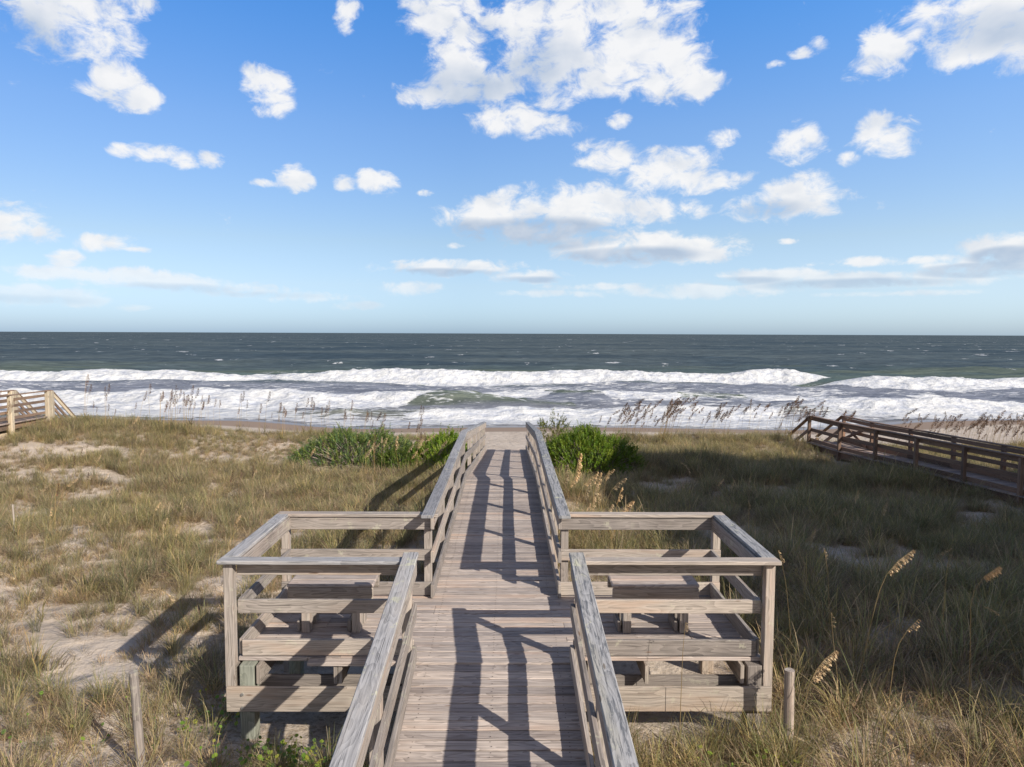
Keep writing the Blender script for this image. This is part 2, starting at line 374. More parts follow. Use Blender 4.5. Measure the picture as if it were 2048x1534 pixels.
def veg_cover(x, y):
    """0..1 how much grass grows at a place"""
    x = np.asarray(x, float); y = np.asarray(y, float)
    nb = fbm(x*.42+7, y*.42+3, 21, 3, .55); nf = fbm(x*1.7, y*1.7, 27, 3, .6)
    m = .6*nb + .4*nf + .012*smooth(1, 5, x) + .04*smooth(9, 20, y) + .11*smooth(-1.5, -3, x)*smooth(11, 7.5, y) - .03*smooth(2.5, 5, x) + .34*smooth(.6, 1.0, x)*smooth(3.2, 2.6, x)*smooth(6.6, 6.2, y)
    m = m + .22*smooth(24.0, 25.5, y)
    for (a, b, ra, rb) in SANDP:
        d = ((x-a)/ra)**2+((y-b)/rb)**2; m = m - .17*np.exp(-d*d*.8)
    m = m + .10*np.exp(-((x-4.7)/1.3)**2-((y-9.3)/1.1)**2) + .10*smooth(2., 3., x)*smooth(9, 7.5, y) + .022*smooth(0, -2, x) + .02*smooth(2, 4, x)
    c = smooth(.385, .60, m)*(1-.12*smooth(-1, -3, x))
    return np.clip(c, 0, 1)*smooth(30.6, 29, y)
xs = np.unique(np.concatenate([np.linspace(-3000, -300, 10), np.linspace(-300, -60, 25), np.linspace(-60, -32, 40), np.linspace(-32, 32, 360), np.linspace(32, 60, 40), np.linspace(60, 300, 25), np.linspace(300, 3000, 10)]))
ys = np.unique(np.concatenate([np.linspace(-3000, -100, 10), np.linspace(-100, 2, 40), np.linspace(2, 36, 250), np.linspace(36, 80, 120), np.linspace(80, 200, 12), [400., 4000.]]))
GX, GY = np.meshgrid(xs, ys); GZ = ground_z(GX, GY)
wet = np.clip(1 - (shore_y(GX)-GY)/14., 0, 1.2)
wet = np.where(GY > 33, wet, 0)
me = grid_mesh('ground', GX, GY, GZ, {'wet': wet, 'veg': np.where(GY < 31, np.clip(veg_cover(GX, GY)+.15, 0, 1), 0)})
me.materials.append(M_SAND); props(link_mesh('ground', me), 'pale dune and beach sand running down to the surf', 'sand', kind='structure')

# ------------------------------------------------------------------ sea
def sea_mat():
    m, nt, out = mat('sea_water')
    ob = nt.new('ShaderNodeTexCoord').outputs['Object']
    foam = nt.attr('foam').outputs['Fac']; thick = nt.attr('thick').outputs['Fac']
    X, Y, Z = nt.sep(ob)
    st = nt.vec('MULTIPLY', ob, (.42, 1.05, .7))
    f1 = nt.noise(st, 1., 8., .66, .6)
    vor = nt.new('ShaderNodeTexVoronoi', feature='DISTANCE_TO_EDGE'); nt.put(vor.inputs['Vector'], nt.vec('ADD', nt.vec('MULTIPLY', ob, (.22, .6, 0.)), nt.vec('MULTIPLY', nt.comb(f1, f1), (1.2, 1.2, 0.)))); vor.inputs['Scale'].default_value = 1.
    lace = nt.sstep(vor.outputs['Distance'], .16, .0)
    fm = nt.math('ADD', nt.math('MULTIPLY_ADD', foam, 1.9, -1.62), nt.math('ADD', nt.math('MULTIPLY', f1, 1.9), nt.math('MULTIPLY', lace, .16)))
    f2 = nt.noise(nt.vec('MULTIPLY', ob, (.75, 2.6, .8)), 1., 5., .68, .3)
    inz = nt.math('MULTIPLY', nt.sstep(foam, .03, .2), nt.sstep(foam, .95, .7))
    fm = nt.math('ADD', fm, nt.math('MULTIPLY', nt.math('MULTIPLY', nt.math('SUBTRACT', f2, .47), 3.0), inz))
    fmask = nt.math('MULTIPLY', nt.sstep(fm, .2, .62), nt.math('MULTIPLY_ADD', inz, -.15, 1.))
    # distant white caps
    wc = nt.noise(nt.vec('MULTIPLY', ob, (.085, .075, 0.)), 1., 6., .68)
    wc2 = nt.noise(nt.vec('MULTIPLY', ob, (.006, .009, 0.)), 1., 2., .5)
    cap = nt.math('MULTIPLY', nt.sstep(nt.math('MULTIPLY_ADD', wc2, .16, wc), .715, .75), nt.sstep(Y, 118., 150.))
    fmask = nt.math('MAXIMUM', fmask, nt.math('MULTIPLY', cap, .8))
    # water body: green where the swell is thin, slate blue further out
    big = nt.noise(nt.vec('MULTIPLY', ob, (.006, .024, 0.)), 1., 5., .6)
    deep = nt.mix(nt.sstep(big, .35, .65), (.042, .062, .077), (.082, .104, .110))
    body = nt.mix(nt.sstep(Y, 108., 180.), (.075, .105, .10), deep)
    body = nt.mix(nt.sstep(Y, 108., 101.), body, (.17, .185, .225))  # lavender of aerated surf, with sky reflection put into the colour
    body = nt.mix(nt.sstep(thick, .1, 1.), body, (.105, .128, .10))
    sandy = nt.math('MULTIPLY', nt.sstep(Y, 82., 58.), .6)
    body = nt.mix(sandy, body, (.16, .155, .15))
    w1 = nt.noise(nt.vec('MULTIPLY', ob, (.5, 1.1, 0.)), 1., 6., .62)
    w2 = nt.noise(nt.vec('MULTIPLY', ob, (.07, .19, 0.)), 1., 4., .6)
    chop = nt.noise(nt.vec('MULTIPLY', ob, (.16, .42, 0.)), 1., 6., .68)
    body = nt.mix(1., body, nt.ramp(chop, [(.3, (.62, .64, .67)), (.5, (1, 1, 1)), (.7, (1.45, 1.42, 1.4))]), 'MULTIPLY')
    h = nt.math('ADD', nt.math('MULTIPLY', w1, .35), nt.math('MULTIPLY', w2, 1.6))
    nrm = nt.bump(h, .9, .9)
    pd = nt.new('ShaderNodeBsdfDiffuse'); nt.put(pd.inputs[0], body); nt.put(pd.inputs['Normal'], nrm)
    pg = nt.new('ShaderNodeBsdfGlossy'); pg.inputs['Roughness'].default_value = .22; nt.put(pg.inputs['Normal'], nrm)
    p = nt.new('ShaderNodeMixShader'); p.inputs[0].default_value = .055
    nt.l.new(pd.outputs[0], p.inputs[1]); nt.l.new(pg.outputs[0], p.inputs[2])
    fn = nt.noise(nt.vec('MULTIPLY', ob, (.8, 1., 1.4)), 1.0, 6., .62)
    d = nt.new('ShaderNodeBsdfPrincipled'); nt.put(d.inputs['Base Color'], nt.mix(nt.sstep(fn, .3, .62), (.43, .455, .52), (.66, .66, .655))); d.inputs['Roughness'].default_value = .8  # lavender tone paints the shading of the lumps into the white foam
    d.inputs['Specular IOR Level'].default_value = .1
    nt.put(d.inputs['Normal'], nt.bump(fn, .9, .5))
    ms = nt.new('ShaderNodeMixShader'); nt.put(ms.inputs[0], fmask); nt.l.new(p.outputs[0], ms.inputs[1]); nt.l.new(d.outputs[0], ms.inputs[2])
    nt.l.new(ms.outputs[0], out.inputs[0]); return m
def sea_surface():
    yr = np.concatenate([np.arange(50, 125, .2), 125*np.exp(np.linspace(0, math.log(60000/125), 420))[1:]])
    nx = 760; u = np.linspace(-1, 1, nx)
    half = np.where(yr < 125, 125*.95, yr*.95)
    X = u[None, :]*half[:, None]; Y = np.repeat(yr[:, None], nx, 1)
    H = np.zeros_like(X); foam = np.zeros_like(X); thick = np.zeros_like(X)
    fade = 1/(1+(Y/900)**2)
    # open-sea swell and chop
    for k, (wl, amp, ang) in enumerate([(34, .34, .10), (21, .20, -.16), (11, .13, .35), (6.5, .08, -.4), (3.7, .045, .1)]):
        ph = (Y*math.cos(ang)+X*math.sin(ang))*2*math.pi/wl + 5*fbm(X/60, Y/40, 40+k, 2)*3
        vis = smooth(np.array(0), 1, np.clip(wl*60/Y, 0, 1)) if k > 1 else 1
        H += amp*np.sin(ph)*fade*vis
    sy = shore_y(X)
    shallow = smooth(0, 60, Y-sy+6)
    H *= .25+.75*shallow
    def breaker(yc, front, back, ht, broken, rough=1., seed=0, lip=.0):
        """yc: crest line, broken(X) 0..1: white or green face"""
        nonlocal H, foam, thick
        wv = (fbm(X*.06, X*0+seed, seed+50, 3)-.5)*2
        yc = yc + wv*2.2
        t = np.where(Y < yc, (yc-Y)/front, (Y-yc)/back)
        shape = np.where(t < 1, .5+.5*np.cos(np.pi*np.clip(t, 0, 1)), 0)
        shape = np.where(Y < yc, shape**1.25, shape)
        b = broken
        lump = fbm(X*.35, Y*.35, seed+61, 4, .6); spk = fbm(X*1.7, Y*1.7, seed+67, 3, .6)
        hh = ht*(.78+.44*fbm(X*.12, X*0+3, seed+71, 3))
        H += shape*hh
        tb = np.where(Y < yc, (yc-Y)/(front*1.25+2.5*vnoise(X*.25, X*0, seed+73)), (Y-yc)/(back*.34))
        tb = tb/np.clip(b, .02, 1)
        fz = smooth(0, .08, b)*smooth(1.05, .72, tb)
        foam = np.maximum(foam, fz)
        H += fz*((lump-.5)*.9+(spk-.5)*.55*smooth(1., .0, np.abs(tb)))*ht*.48*rough
        thick = np.maximum(thick, (1-b)*shape*smooth(1.0, .1, np.abs(t))*(ht > .05))
        foam = np.maximum(foam, (1-b)*shape*.42*smooth(.35, .6, fbm(X*.25+seed, Y*.3, seed+81, 4, .6)))
    xl = X
    # outer breaker, in two lines that overlap on the right
    mA = smooth(56, 44, xl); mB = smooth(42, 56, xl)
    breaker(111.5, 4.9, 9, 1.42*(.25+.75*mA), mA, 1., 1)
    breaker(104.5, 5.2, 7.5, 1.3*mB, mB, 1., 2)
    # inner breaker on the left with an unbroken green shoulder
    breaker(76.5-.02*xl, 6.5, 7, 1.15*smooth(4, -10, xl), smooth(-6.0, -15, xl), .9, 3)
    breaker(74., 5, 6, .42*smooth(-13, -5, xl)*smooth(9, 0, xl), xl*0, .8, 7)
    # right inner breaker
    breaker(69.5, 4.5, 5, 1.0*smooth(24, 36, xl), smooth(25, 37, xl), 1., 4)
    breaker(86, 5, 7, .45*smooth(-2, 10, xl)*smooth(40, 25, xl), smooth(.40, .75, vnoise(xl*.12, xl*0, 91)), .8, 8)
    # swash near the beach
    breaker(65.5+2*np.sin(xl*.05), 4, 6, .35, smooth(.2, .55, vnoise(xl*.06+3, xl*0, 92))*smooth(-30, -5, xl), .7, 5)
    # general foam of the surf zone
    zone = smooth(110, 103, Y)*(.305+.145*smooth(72, 61, Y)) + smooth(104, 96, Y)*(fbm(X*.06, Y*.16, 33, 4)-.5)*.75
    edge = smooth(9, 3, Y-sy)*smooth(.3, 1.6, Y-sy)*.45
    zone = zone + edge*(.6+.8*vnoise(X*.08, Y*.1, 95))
    foam = np.maximum(foam*(.86+.14*0), np.clip(zone, 0, .80))
    back = smooth(150, 116, Y)*smooth(110, 116, Y)*np.clip((fbm(X*.03, Y*.06, 35, 4)-.42)*2.6, 0, .55)
    foam = np.maximum(foam, back)
    H += smooth(100, 85, Y)*(fbm(X*.28, Y*.5, 77, 4)-.5)*.75*smooth(0, 7, Y-sy)
    H += smooth(104, 100, Y)*smooth(84, 95, Y)*(fbm(X*.28, Y*.5, 78, 4)-.5)*.6
    thick = np.maximum(thick, smooth(210, 135, Y)*smooth(113, 122, Y)*.9*smooth(.40, .66, fbm(X*.02, Y*.09, 38, 3)))
    thin = smooth(8, 0, Y-sy)
    H = H*(1-thin) + thin*.02
    # thin film of water running up the beach, following the sand
    Z = SEA + H
    gz = ground_z(X, Y)
    Z = np.where(Y < sy, SEA-.25-(sy-Y)*.3, Z)
    return X, Y, Z, foam, thick
X, Y, Z, fo, th = sea_surface()
me = grid_mesh('sea', X, Y, Z, {'foam': fo, 'thick': th}); me.materials.append(sea_mat())
props(link_mesh('sea', me), 'slate blue sea with white breakers rolling to the beach', 'sea', kind='structure')
del X, Y, Z, fo, th

# ------------------------------------------------------------------ the boardwalk
XC, HW = -.115, .725
def zd(y):
    return -.108*(6.6-y) if y < 6.6 else (0. if y < 15 else -.1063*(y-15))
def xc(y): return XC if y < 15 else XC + .10*(y-15)/10.9
BW = thing('boardwalk', (XC, 7.4, -.8), 'long weathered grey timber boardwalk with two side platforms leading to the sea', 'boardwalk')
GZf = lambda x, y: float(ground_z(x, y))
# deck planks
mb = MB(); y = -4.0; pit = .118
while y < 25.9:
    yc_ = y+pit/2; w = pit-.0095
    x0, x1 = xc(yc_)-HW-.045, xc(yc_)+HW+.045
    dzs = random.uniform(-.003, .003)
    if 6.66 < yc_ < 8.24:
        cuts = [-2.56] + sorted(random.sample([-1.9, -1.59, -.8, .62, 1.36, 1.9], 2)) + [2.47]
        for a, b in zip(cuts[:-1], cuts[1:]):
            mb.board((a+.002, yc_, -.019+dzs), (b-.002, yc_, -.019+dzs+random.uniform(-.002, .002)), w, .038)
    elif 6.54 < yc_ <= 6.66:
        mb.board((-1.87, yc_, -.019), (x1, yc_, -.019), w, .038)
    else:
        tilt = .0
        n = Vector((0, -(zd(yc_+.05)-zd(yc_-.05))/.1, 1)).normalized()
        mb.board((x0+random.uniform(-.006, .006), yc_, zd(yc_)-.019+dzs), (x1+random.uniform(-.006, .006), yc_, zd(yc_)-.019+dzs), w, .038, up=n)
    y += pit
mb.build('deck', M_DECK, BW)
def dark(name, c):
    m, nt, out = mat(name); principled(nt, out, c, .7); return m
nl = MB(); y = -4.0
while y < 25.9:
    yc_ = y+pit/2
    xsn = [xc(yc_)-.62, xc(yc_)+.62, xc(yc_)] + ([-2.34, -1.6, 1.345, 2.255] if 6.66 < yc_ < 8.24 else [])
    for x_ in xsn:
        for q in (-.03, .03):
            p = Vector((x_+random.uniform(-.008, .008), yc_+q+random.uniform(-.006, .006), zd(yc_)+.0042)); i0 = len(nl.v)
            for k in range(6): nl.v.append(p+Vector((.0055*math.cos(k*1.047), .0055*math.sin(k*1.047), 0))); nl.tone.append(.5); nl.uv.append((0, 0))
            nl.f.append(tuple(range(i0, i0+6)))
    y += pit
props(nl.build('nail_heads', dark('rusty_nail', (.05, .032, .025)), BW), kind='stuff')

def post(x, y, z0, z1, m=M_RAIL, w=.089, par=BW, name='post'):
    return MB().board((x, y, z0), (x, y, z1), w, w, up=(0, 1, 0)).build(name, m, par)
def rail(name, a, b, zoff0, zoff1, xa, t, m, par=BW, segs=4):
    """board on edge along the walk between y=a and y=b, heights above deck"""
    h = zoff1-zoff0; zm = (zoff0+zoff1)/2
    return MB().board((xa(a), a, zd(a)+zm), (xa(b), b, zd(b)+zm), t, h, segs=segs, wob=.0025).build(name, m, par)
for s in (-1, 1):
    fx = lambda o: (lambda yy: xc(yy)+s*o)
    capm = M_CAP if s < 0 else M_CAPD
    eps = 1e-3
    # ramp behind / under the camera, flat stretch, ramp to the beach
    segs = [(-3.6, 1.6, 0), (1.62, 6.55, 0), (8.12, 11.7, 1), (11.71, 14.97, 1), (14.99, 20.4, 1), (20.42, 25.95, 1)]
    for (a, b, far) in segs:
        cap_a = 7.97 if a == 8.12 else a; cap_b = 6.62 if b == 6.55 else b
        MB().board((xc(cap_a)+s*.785, cap_a, zd(min(cap_a, 6.6) if cap_a < 8 else cap_a)+1.012), (xc(cap_b)+s*.785, cap_b, zd(cap_b)+1.012), .14, .037, segs=3, wob=.002, ch=.006).build('rail_cap', capm, BW)
        rail('top_rail', a, b, .83, .99, fx(HW+.019), .038, M_RAIL)
        rail('middle_rail', a, b, .43, .565, fx(HW+.019), .038, M_RAIL)
        rail('kick_board', a, b, .012, .165, fx(HW+.019), .038, M_RAIL)
    for yy in (-3.4, -1.7, .0, 1.6, 3.2, 4.9, 6.5, 8.29, 10.0, 11.75, 13.45, 15.0, 17.2, 19.5, 21.8, 24.0, 25.86):
        x = xc(yy)+s*(HW+.038+.046)
        post(x, yy, GZf(x, yy)-.3, zd(yy)+.99)
    # stringers
    for a, b in ((-4, 6.5), (8.33, 15), (15, 25.9)):
        MB().board((xc(a)+s*.62, a, zd(a)-.15), (xc(b)+s*.62, b, zd(b)-.15), .04, .19).build('joist', M_BEAM, BW)
    # ---- side platform
    xo = 2.605 if s < 0 else 2.495           # centre of outer posts
    X_ = lambda o: s*o
    yf, yb = 6.575, 8.29
    for (px, py) in ((xo, yf), (xo, yb)):
        post(X_(px), py, -.46 if py == yf else GZf(X_(px), py)-.2, .95)
    xi = xo-.064                             # rail centre plane of the outer side
    inner = (.87 if s < 0 else .64)
    # outer side rails
    for nm, z0, z1 in (('top_rail', .80, .95), ('middle_rail', .43, .56), ('kick_board', .012, .165)):
        MB().board((X_(xi), 6.66, (z0+z1)/2), (X_(xi), 8.22, (z0+z1)/2), .038, z1-z0, segs=3, wob=.002).build(nm, M_RAIL, BW)
        e = (1.0 if s < 0 else .77)
        MB().board((X_(xi-.021 if nm == 'kick_board' else xo-.05), 6.642, (z0+z1)/2), (X_(e-.12), 6.642, (z0+z1)/2), .038, z1-z0, segs=3, wob=.002).build(nm, M_RAIL, BW)
        MB().board((X_(xo+.04), 8.222 if nm != 'kick_board' else 8.226, (z0+z1)/2), (X_(e-.155), 8.222, (z0+z1)/2), .038, z1-z0, segs=3, wob=.002).build(nm, M_RAIL, BW)
    cz = .971
    MB().board((X_(xo+.075), 6.53, cz), (X_(.85 if s < 0 else .66), 6.53, cz), .135, .037, segs=3, wob=.002, ch=.006).build('rail_cap', M_RAIL if s > 0 else M_CAP, BW)
    MB().board((X_(xo+.075), 8.245, cz), (X_(.80 if s < 0 else .60), 8.245, cz), .135, .037, segs=3, wob=.002, ch=.006).build('rail_cap', M_RAIL, BW)
    MB().board((X_(xo+.003), 6.60, cz+.002), (X_(xo+.003), 8.175, cz+.002), .14, .037, segs=3, wob=.002, ch=.006).build('rail_cap', M_CAP if s < 0 else M_CAPD, BW)
    # substructure
    jx = (-2.578, -2.34, -1.61, -1.568, -1.0) if s < 0 else (2.255, 2.487, 1.345, .8)
    for x in jx:
        MB().board((x, 6.535+random.uniform(-.012, .012), -.132), (x, 8.3, -.132), .038, .18).build('joist', M_BEAM, BW)
    pil = ((-2.452, 6.606), (-2.45, 8.10)) if s < 0 else ((2.372, 6.606), (2.36, 8.10))
    for (x, y) in pil:
        MB().board((x, y, GZf(x, y)-.4), (x, y, -.045), .14, .14, up=(0, 1, 0), ch=.008).build('piling', M_PILE if s < 0 else M_BEAM, BW)
for yb in (6.485, 6.72, 8.0, 8.2):
    MB().board((-2.62, yb, -.342), (2.515, yb, -.342), .038, .236, segs=4, wob=.003).build('beam', M_BEAM, BW)
for (x, z) in ((-2.47, -.29), (-2.47, -.42), (2.36, -.29), (2.36, -.41)):
    MB().pole((x, 6.47, z), (x, 6.455, z), .016, .014, 10).build('bolt', M_BOLT, BW)
# steps from the end of the deck down to the sand
for k in range(6):
    yy = 26.05+.27*k; zz = zd(25.9)-.17*(k+1)
    MB().board((xc(25.9)-.72, yy, zz), (xc(25.9)+.72, yy, zz), .27, .04).build('step', M_DECK, BW)

# ---- benches on the two platforms
for s, xa, xb, lab in ((-1, -2.25, -1.365, 'weathered plank bench on the left platform of the boardwalk'), (1, 1.1, 2.0, 'weathered plank bench on the right platform of the boardwalk')):
    B = thing('bench', ((xa+xb)/2, 7.38, 0), lab, 'bench', 'benches on the boardwalk platforms')
    m_ = MB()
    for k in range(3): m_.board((xa, 7.225+.148*k, .5), (xb, 7.225+.148*k, .5), .142, .04, ch=.012)
    m_.build('seat', M_DECK, B)
    MB().board((xa+.004, 7.172, .41), (xb-.004, 7.172, .41), .036, .138, ch=.012).build('apron', M_BEAM, B)
    MB().board((xa+.01, 7.57, .41), (xb-.01, 7.57, .41), .036, .138, ch=.012).build('apron', M_BEAM, B)
    for x in ((-2.07, -1.55) if s < 0 else (1.26, 1.853)):
        MB().board((x, 7.235, .001), (x, 7.235, .478), .085, .135, up=(0, 1, 0)).build('leg', M_RAIL, B)
        MB().board((x, 7.48, .001), (x, 7.48, .478), .085, .135, up=(0, 1, 0)).build('leg', M_RAIL, B)
        MB().board((x-.078, 7.2, .06), (x-.078, 7.5, .06), .035, .11).build('foot_cleat', M_RAIL, B)

# ------------------------------------------------------------------ the neighbours' walkways
def polyrail(name, pts, w, t, m, par):
    o = MB()
    for a, b in zip(pts[:-1], pts[1:]):
        a = Vector(a); b = Vector(b); d = (b-a).normalized(); o.board(a, b-d*.004, w, t)
    return o.build(name, m, par)
RW = thing('dark_boardwalk', (12.4, 20, -1.4), 'dark brown stained timber boardwalk in shade on the right dune', 'boardwalk', 'neighbouring beach boardwalks')
near = [(11.24, 26.0), (11.40, 23.95), (11.75, 22.25), (12.09, 20.6), (12.44, 18.95), (12.79, 17.3), (13.14, 15.65), (13.49, 14.0), (13.9, 12.1)]
far = [(12.45, 26.05), (12.55, 24.2), (12.92, 22.5), (13.26, 20.85), (13.6, 19.2), (13.95, 17.55), (14.3, 15.9), (14.65, 14.25), (15.06, 12.35)]
ZR = -.85
m_ = MB(); yy = 12.1
while yy < 26.05:
    xa = float(np.interp(yy, [p[1] for p in near[::-1]], [p[0] for p in near[::-1]])); xb = float(np.interp(yy+.22, [p[1] for p in far[::-1]], [p[0] for p in far[::-1]]))
    m_.board((xa-.12, yy, ZR-.019), (xb+.06, yy+.24*(1 if yy < 24 else .1), ZR-.019), .135, .036); yy += .142
m_.build('deck', M_BROWNT, RW)
for side, pts in ((-1, near), (1, far)):
    P3 = lambda z, o=0.: [(p[0]+o, p[1], z) for p in pts]
    for a, b in zip(pts[:-1], pts[1:]):
        a3 = lambda z: Vector((a[0], a[1], z)); b3 = lambda z: Vector((b[0], b[1], z))
        d = (b3(0)-a3(0)).normalized()*.003
        MB().board(a3(ZR+.955), b3(ZR+.955)-d, .14, .037).build('rail_cap', M_BROWN, RW)
        off = Vector((.03*-side, 0, 0))
        MB().board(a3(ZR+.86)+off, b3(ZR+.86)+off-d, .036, .12).build('top_rail', M_BROWN, RW)
        MB().board(a3(ZR+.45)+off, b3(ZR+.45)+off-d, .036, .12).build('middle_rail', M_BROWN, RW)
        MB().board(a3(ZR+.075)+off, b3(ZR+.075)+off-d, .036, .13).build('kick_board', M_BROWN, RW)
        MB().board(a3(ZR-.16), b3(ZR-.16)-d, .045, .22).build('joist', M_BROWN, RW)
    for p in pts:
        x = p[0]+.045*side
        MB().board((x, p[1], GZf(*p)-.4), (x, p[1], ZR+.93), .1, .1, up=(0, 1, 0)).build('post', M_BROWN, RW)
    # stair rails going down to the beach
    p = pts[0]
    MB().board((p[0], p[1], ZR+.955), (p[0]+.08, p[1]+2.3, ZR-.15), .14, .037).build('stair_rail', M_BROWN, RW)
    MB().board((p[0], p[1], ZR+.5), (p[0]+.08, p[1]+2.3, ZR-.6), .037, .12).build('stair_rail', M_BROWN, RW)
    MB().board((p[0], p[1], ZR-.1), (p[0]+.08, p[1]+2.3, ZR-1.25), .045, .24).build('stringer', M_BROWN, RW)
    MB().board((p[0]+.08, p[1]+2.3, -3.0), (p[0]+.08, p[1]+2.3, ZR-.2), .09, .09, up=(0, 1, 0)).build('post', M_BROWN, RW)
for k in range(8):
    MB().board((11.27, 26.15+.28*k, ZR-.15*(k+1)), (12.47, 26.15+.28*k, ZR-.15*(k+1)), .27, .04).build('step', M_BROWNT, RW)
# crossed braces of the landing
a0, a1 = Vector((12.40, 25.95, 0)), Vector((12.50, 24.3, 0))
MB().board(a0+Vector((0, 0, ZR+.72)), a1+Vector((0, 0, ZR+.72)), .035, .06).build('gate_bar', M_BROWN, RW)
MB().board(a0+Vector((-.03, 0, ZR+.70)), a1+Vector((-.03, 0, ZR+.06)), .035, .1).build('brace', M_BROWN, RW)
MB().board(a0+Vector((-.07, 0, ZR+.06)), a1+Vector((-.07, 0, ZR+.70)), .035, .1).build('brace', M_BROWN, RW)

LW = thing('slatted_boardwalk', (-18.3, 25, -.9), 'brown slatted boardwalk landing with sun bleached posts beyond the left dune', 'boardwalk', 'neighbouring beach boardwalks')
ZL = -.13
m_ = MB(); yy = 15.
while yy < 27.5: m_.board((-19.05, yy, ZL-.019), (-17.55, yy, ZL-.019), .135, .036); yy += .142
m_.build('deck', M_BROWNT, LW)
for xx in (-17.6, -19.0):
    for a, b in ((15, 19), (19, 23.02), (23.02, 25.2), (25.2, 27.4)):
        MB().board((xx, a, ZL+.975), (xx, b-.004, ZL+.975), .14, .037).build('rail_cap', M_LBROWN, LW)
        for z in (.80, .58, .36, .14):
            MB().board((xx-.06, a, ZL+z), (xx-.06, b-.004, ZL+z), .036, .10).build('slat', M_LBROWN, LW)
        MB().board((xx-.06, a, ZL-.14), (xx-.06, b-.004, ZL-.14), .045, .23).build('joist', M_LBROWN, LW)
    for yy in (15, 19, 23, 25.2, 27.25, 27.46):
        MB().board((xx+.02, yy, -1.6), (xx+.02, yy, ZL+.955), .16, .16, up=(0, 1, 0), ch=.02).build('post', M_TAN, LW)
    MB().board((xx, 27.5, ZL+.96), (xx+.03, 30.1, ZL-1.25), .14, .04).build('stair_rail', M_LBROWN, LW)
    MB().board((xx+.03, 27.5, ZL+.87), (xx+.06, 30.1, ZL-1.34), .036, .13).build('stair_rail', M_TAN, LW)
    for z in (.6, .36, .12):
        MB().board((xx, 27.5, ZL+z), (xx+.03, 30.1, ZL-2.21+z), .036, .10).build('slat', M_LBROWN, LW)
    MB().board((xx+.02, 29.1, -3), (xx+.02, 29.1, ZL-.42), .14, .14, up=(0, 1, 0)).build('post', M_TAN, LW)
for k in range(9):
    MB().board((-19, 27.65+.27*k, ZL-.2*(k+1)), (-17.6, 27.65+.27*k, ZL-.2*(k+1)), .27, .04).build('step', M_BROWNT, LW)
m_ = MB()
for k in range(4): m_.board((-17.68, 23.05, ZL-.42-.15*k), (-17.68, 25.1, ZL-.42-.15*k), .03, .145, tone=.9)
m_.build('skirt_board', M_TAN, LW)

# ------------------------------------------------------------------ stakes
def stake(a, b, r, label):
    o = MB().pole(a, b, r, r*.9, 14, bend=.008).build('stake', M_RAIL); props(o, label, 'stake', 'wooden stakes in the dune'); return o
stake((-3.20, 6.02, -1.1), (-3.18, 5.9, .21), .040, 'leaning split wooden stake in the sand left of the left platform')
stake((2.575, 6.2, -1.15), (2.565, 6.2, .08), .048, 'upright round wooden stake beside the corner post of the right platform')
stake((-9.62, 13.73, -1.3), (-9.64, 13.75, -.27), .018, 'thin grey stake far out in the grass at the left edge')

# ------------------------------------------------------------------ beach house behind the viewer whose shade lies on the right dunes
def plain(name, c, r=.7):
    m, nt, out = mat(name); ob = nt.new('ShaderNodeTexCoord').outputs['Object']
    n = nt.noise(nt.vec('MULTIPLY', ob, (1., 1., 14.)), 1.5, 3., .6)
    principled(nt, out, nt.mix(n, tuple(x*.85 for x in c), c), r, nt.bump(n, .2, .02)); return m
M_SID = plain('pale_siding', (.55, .56, .54)); M_ROOF = plain('grey_shingle', (.16, .15, .15), .9); M_WIN = plain('window_glass', (.03, .04, .05), .1); M_TRIM = plain('white_trim', (.75, .75, .73))
HX0, HX1, HY0, HY1, HT = 14.5, 25.0, -3.2, 11.2, 8.7
HS = thing('beach_house', (19.5, 4.5, -.6), 'tall pale beach house on pilings shading the right dunes', 'house')
MB().board((HX0, (HY0+HY1)/2, 5.1), (HX1, (HY0+HY1)/2, 5.1), HY1-HY0, 6.6).build('wall', M_SID, HS)
MB().board((HX0-.5, (HY0+HY1)/2, 8.55), (HX1+.5, (HY0+HY1)/2, 8.55), HY1-HY0+1., .3).build('roof', M_ROOF, HS)
MB().board((HX0+.2, (HY0+HY1)/2, .4), (HX1-.2, (HY0+HY1)/2, .4), HY1-HY0-.4, 2.6).build('ground_floor_wall', M_SID, HS)
for k in range(4):
    for z in (3.6, 6.3):
        yy = HY0+1.9+3.2*k
        f = MB().board((HX0-.05, yy, z), (HX0+.03, yy, z), 1.5, 1.6).build('window', M_TRIM, HS)
        MB().board((HX0-.07, yy, z), (HX0-.045, yy, z), 1.3, 1.4).build('pane', M_WIN, f)

# ------------------------------------------------------------------ plants
def leaf_mat(name, attr='col', trans=.35, rough=.6):
    m, nt, out = mat(name)
    c = nt.attr(attr).outputs['Color']
    oi = nt.new('ShaderNodeObjectInfo')
    c = nt.mix(1., c, nt.ramp(oi.outputs['Random'], [(0., (.58, .60, .60)), (.35, (.95, .95, .95)), (.7, (1.1, 1.08, 1.05)), (1., (1.45, 1.32, 1.15))]), 'MULTIPLY')
    p = nt.new('ShaderNodeBsdfPrincipled'); nt.put(p.inputs['Base Color'], c); p.inputs['Roughness'].default_value = rough; p.inputs['Specular IOR Level'].default_value = .25
    t = nt.new('ShaderNodeBsdfTranslucent'); nt.put(t.inputs[0], c)
    ms = nt.new('ShaderNodeMixShader'); ms.inputs[0].default_value = trans
    nt.l.new(p.outputs[0], ms.inputs[1]); nt.l.new(t.outputs[0], ms.inputs[2]); nt.l.new(ms.outputs[0], out.inputs[0])
    return m
M_GRASS = leaf_mat('beach_grass_blade', trans=.45); M_LEAF = leaf_mat('shrub_leaf', trans=.3, rough=.45); M_OAT = leaf_mat('sea_oat_straw', trans=.25)
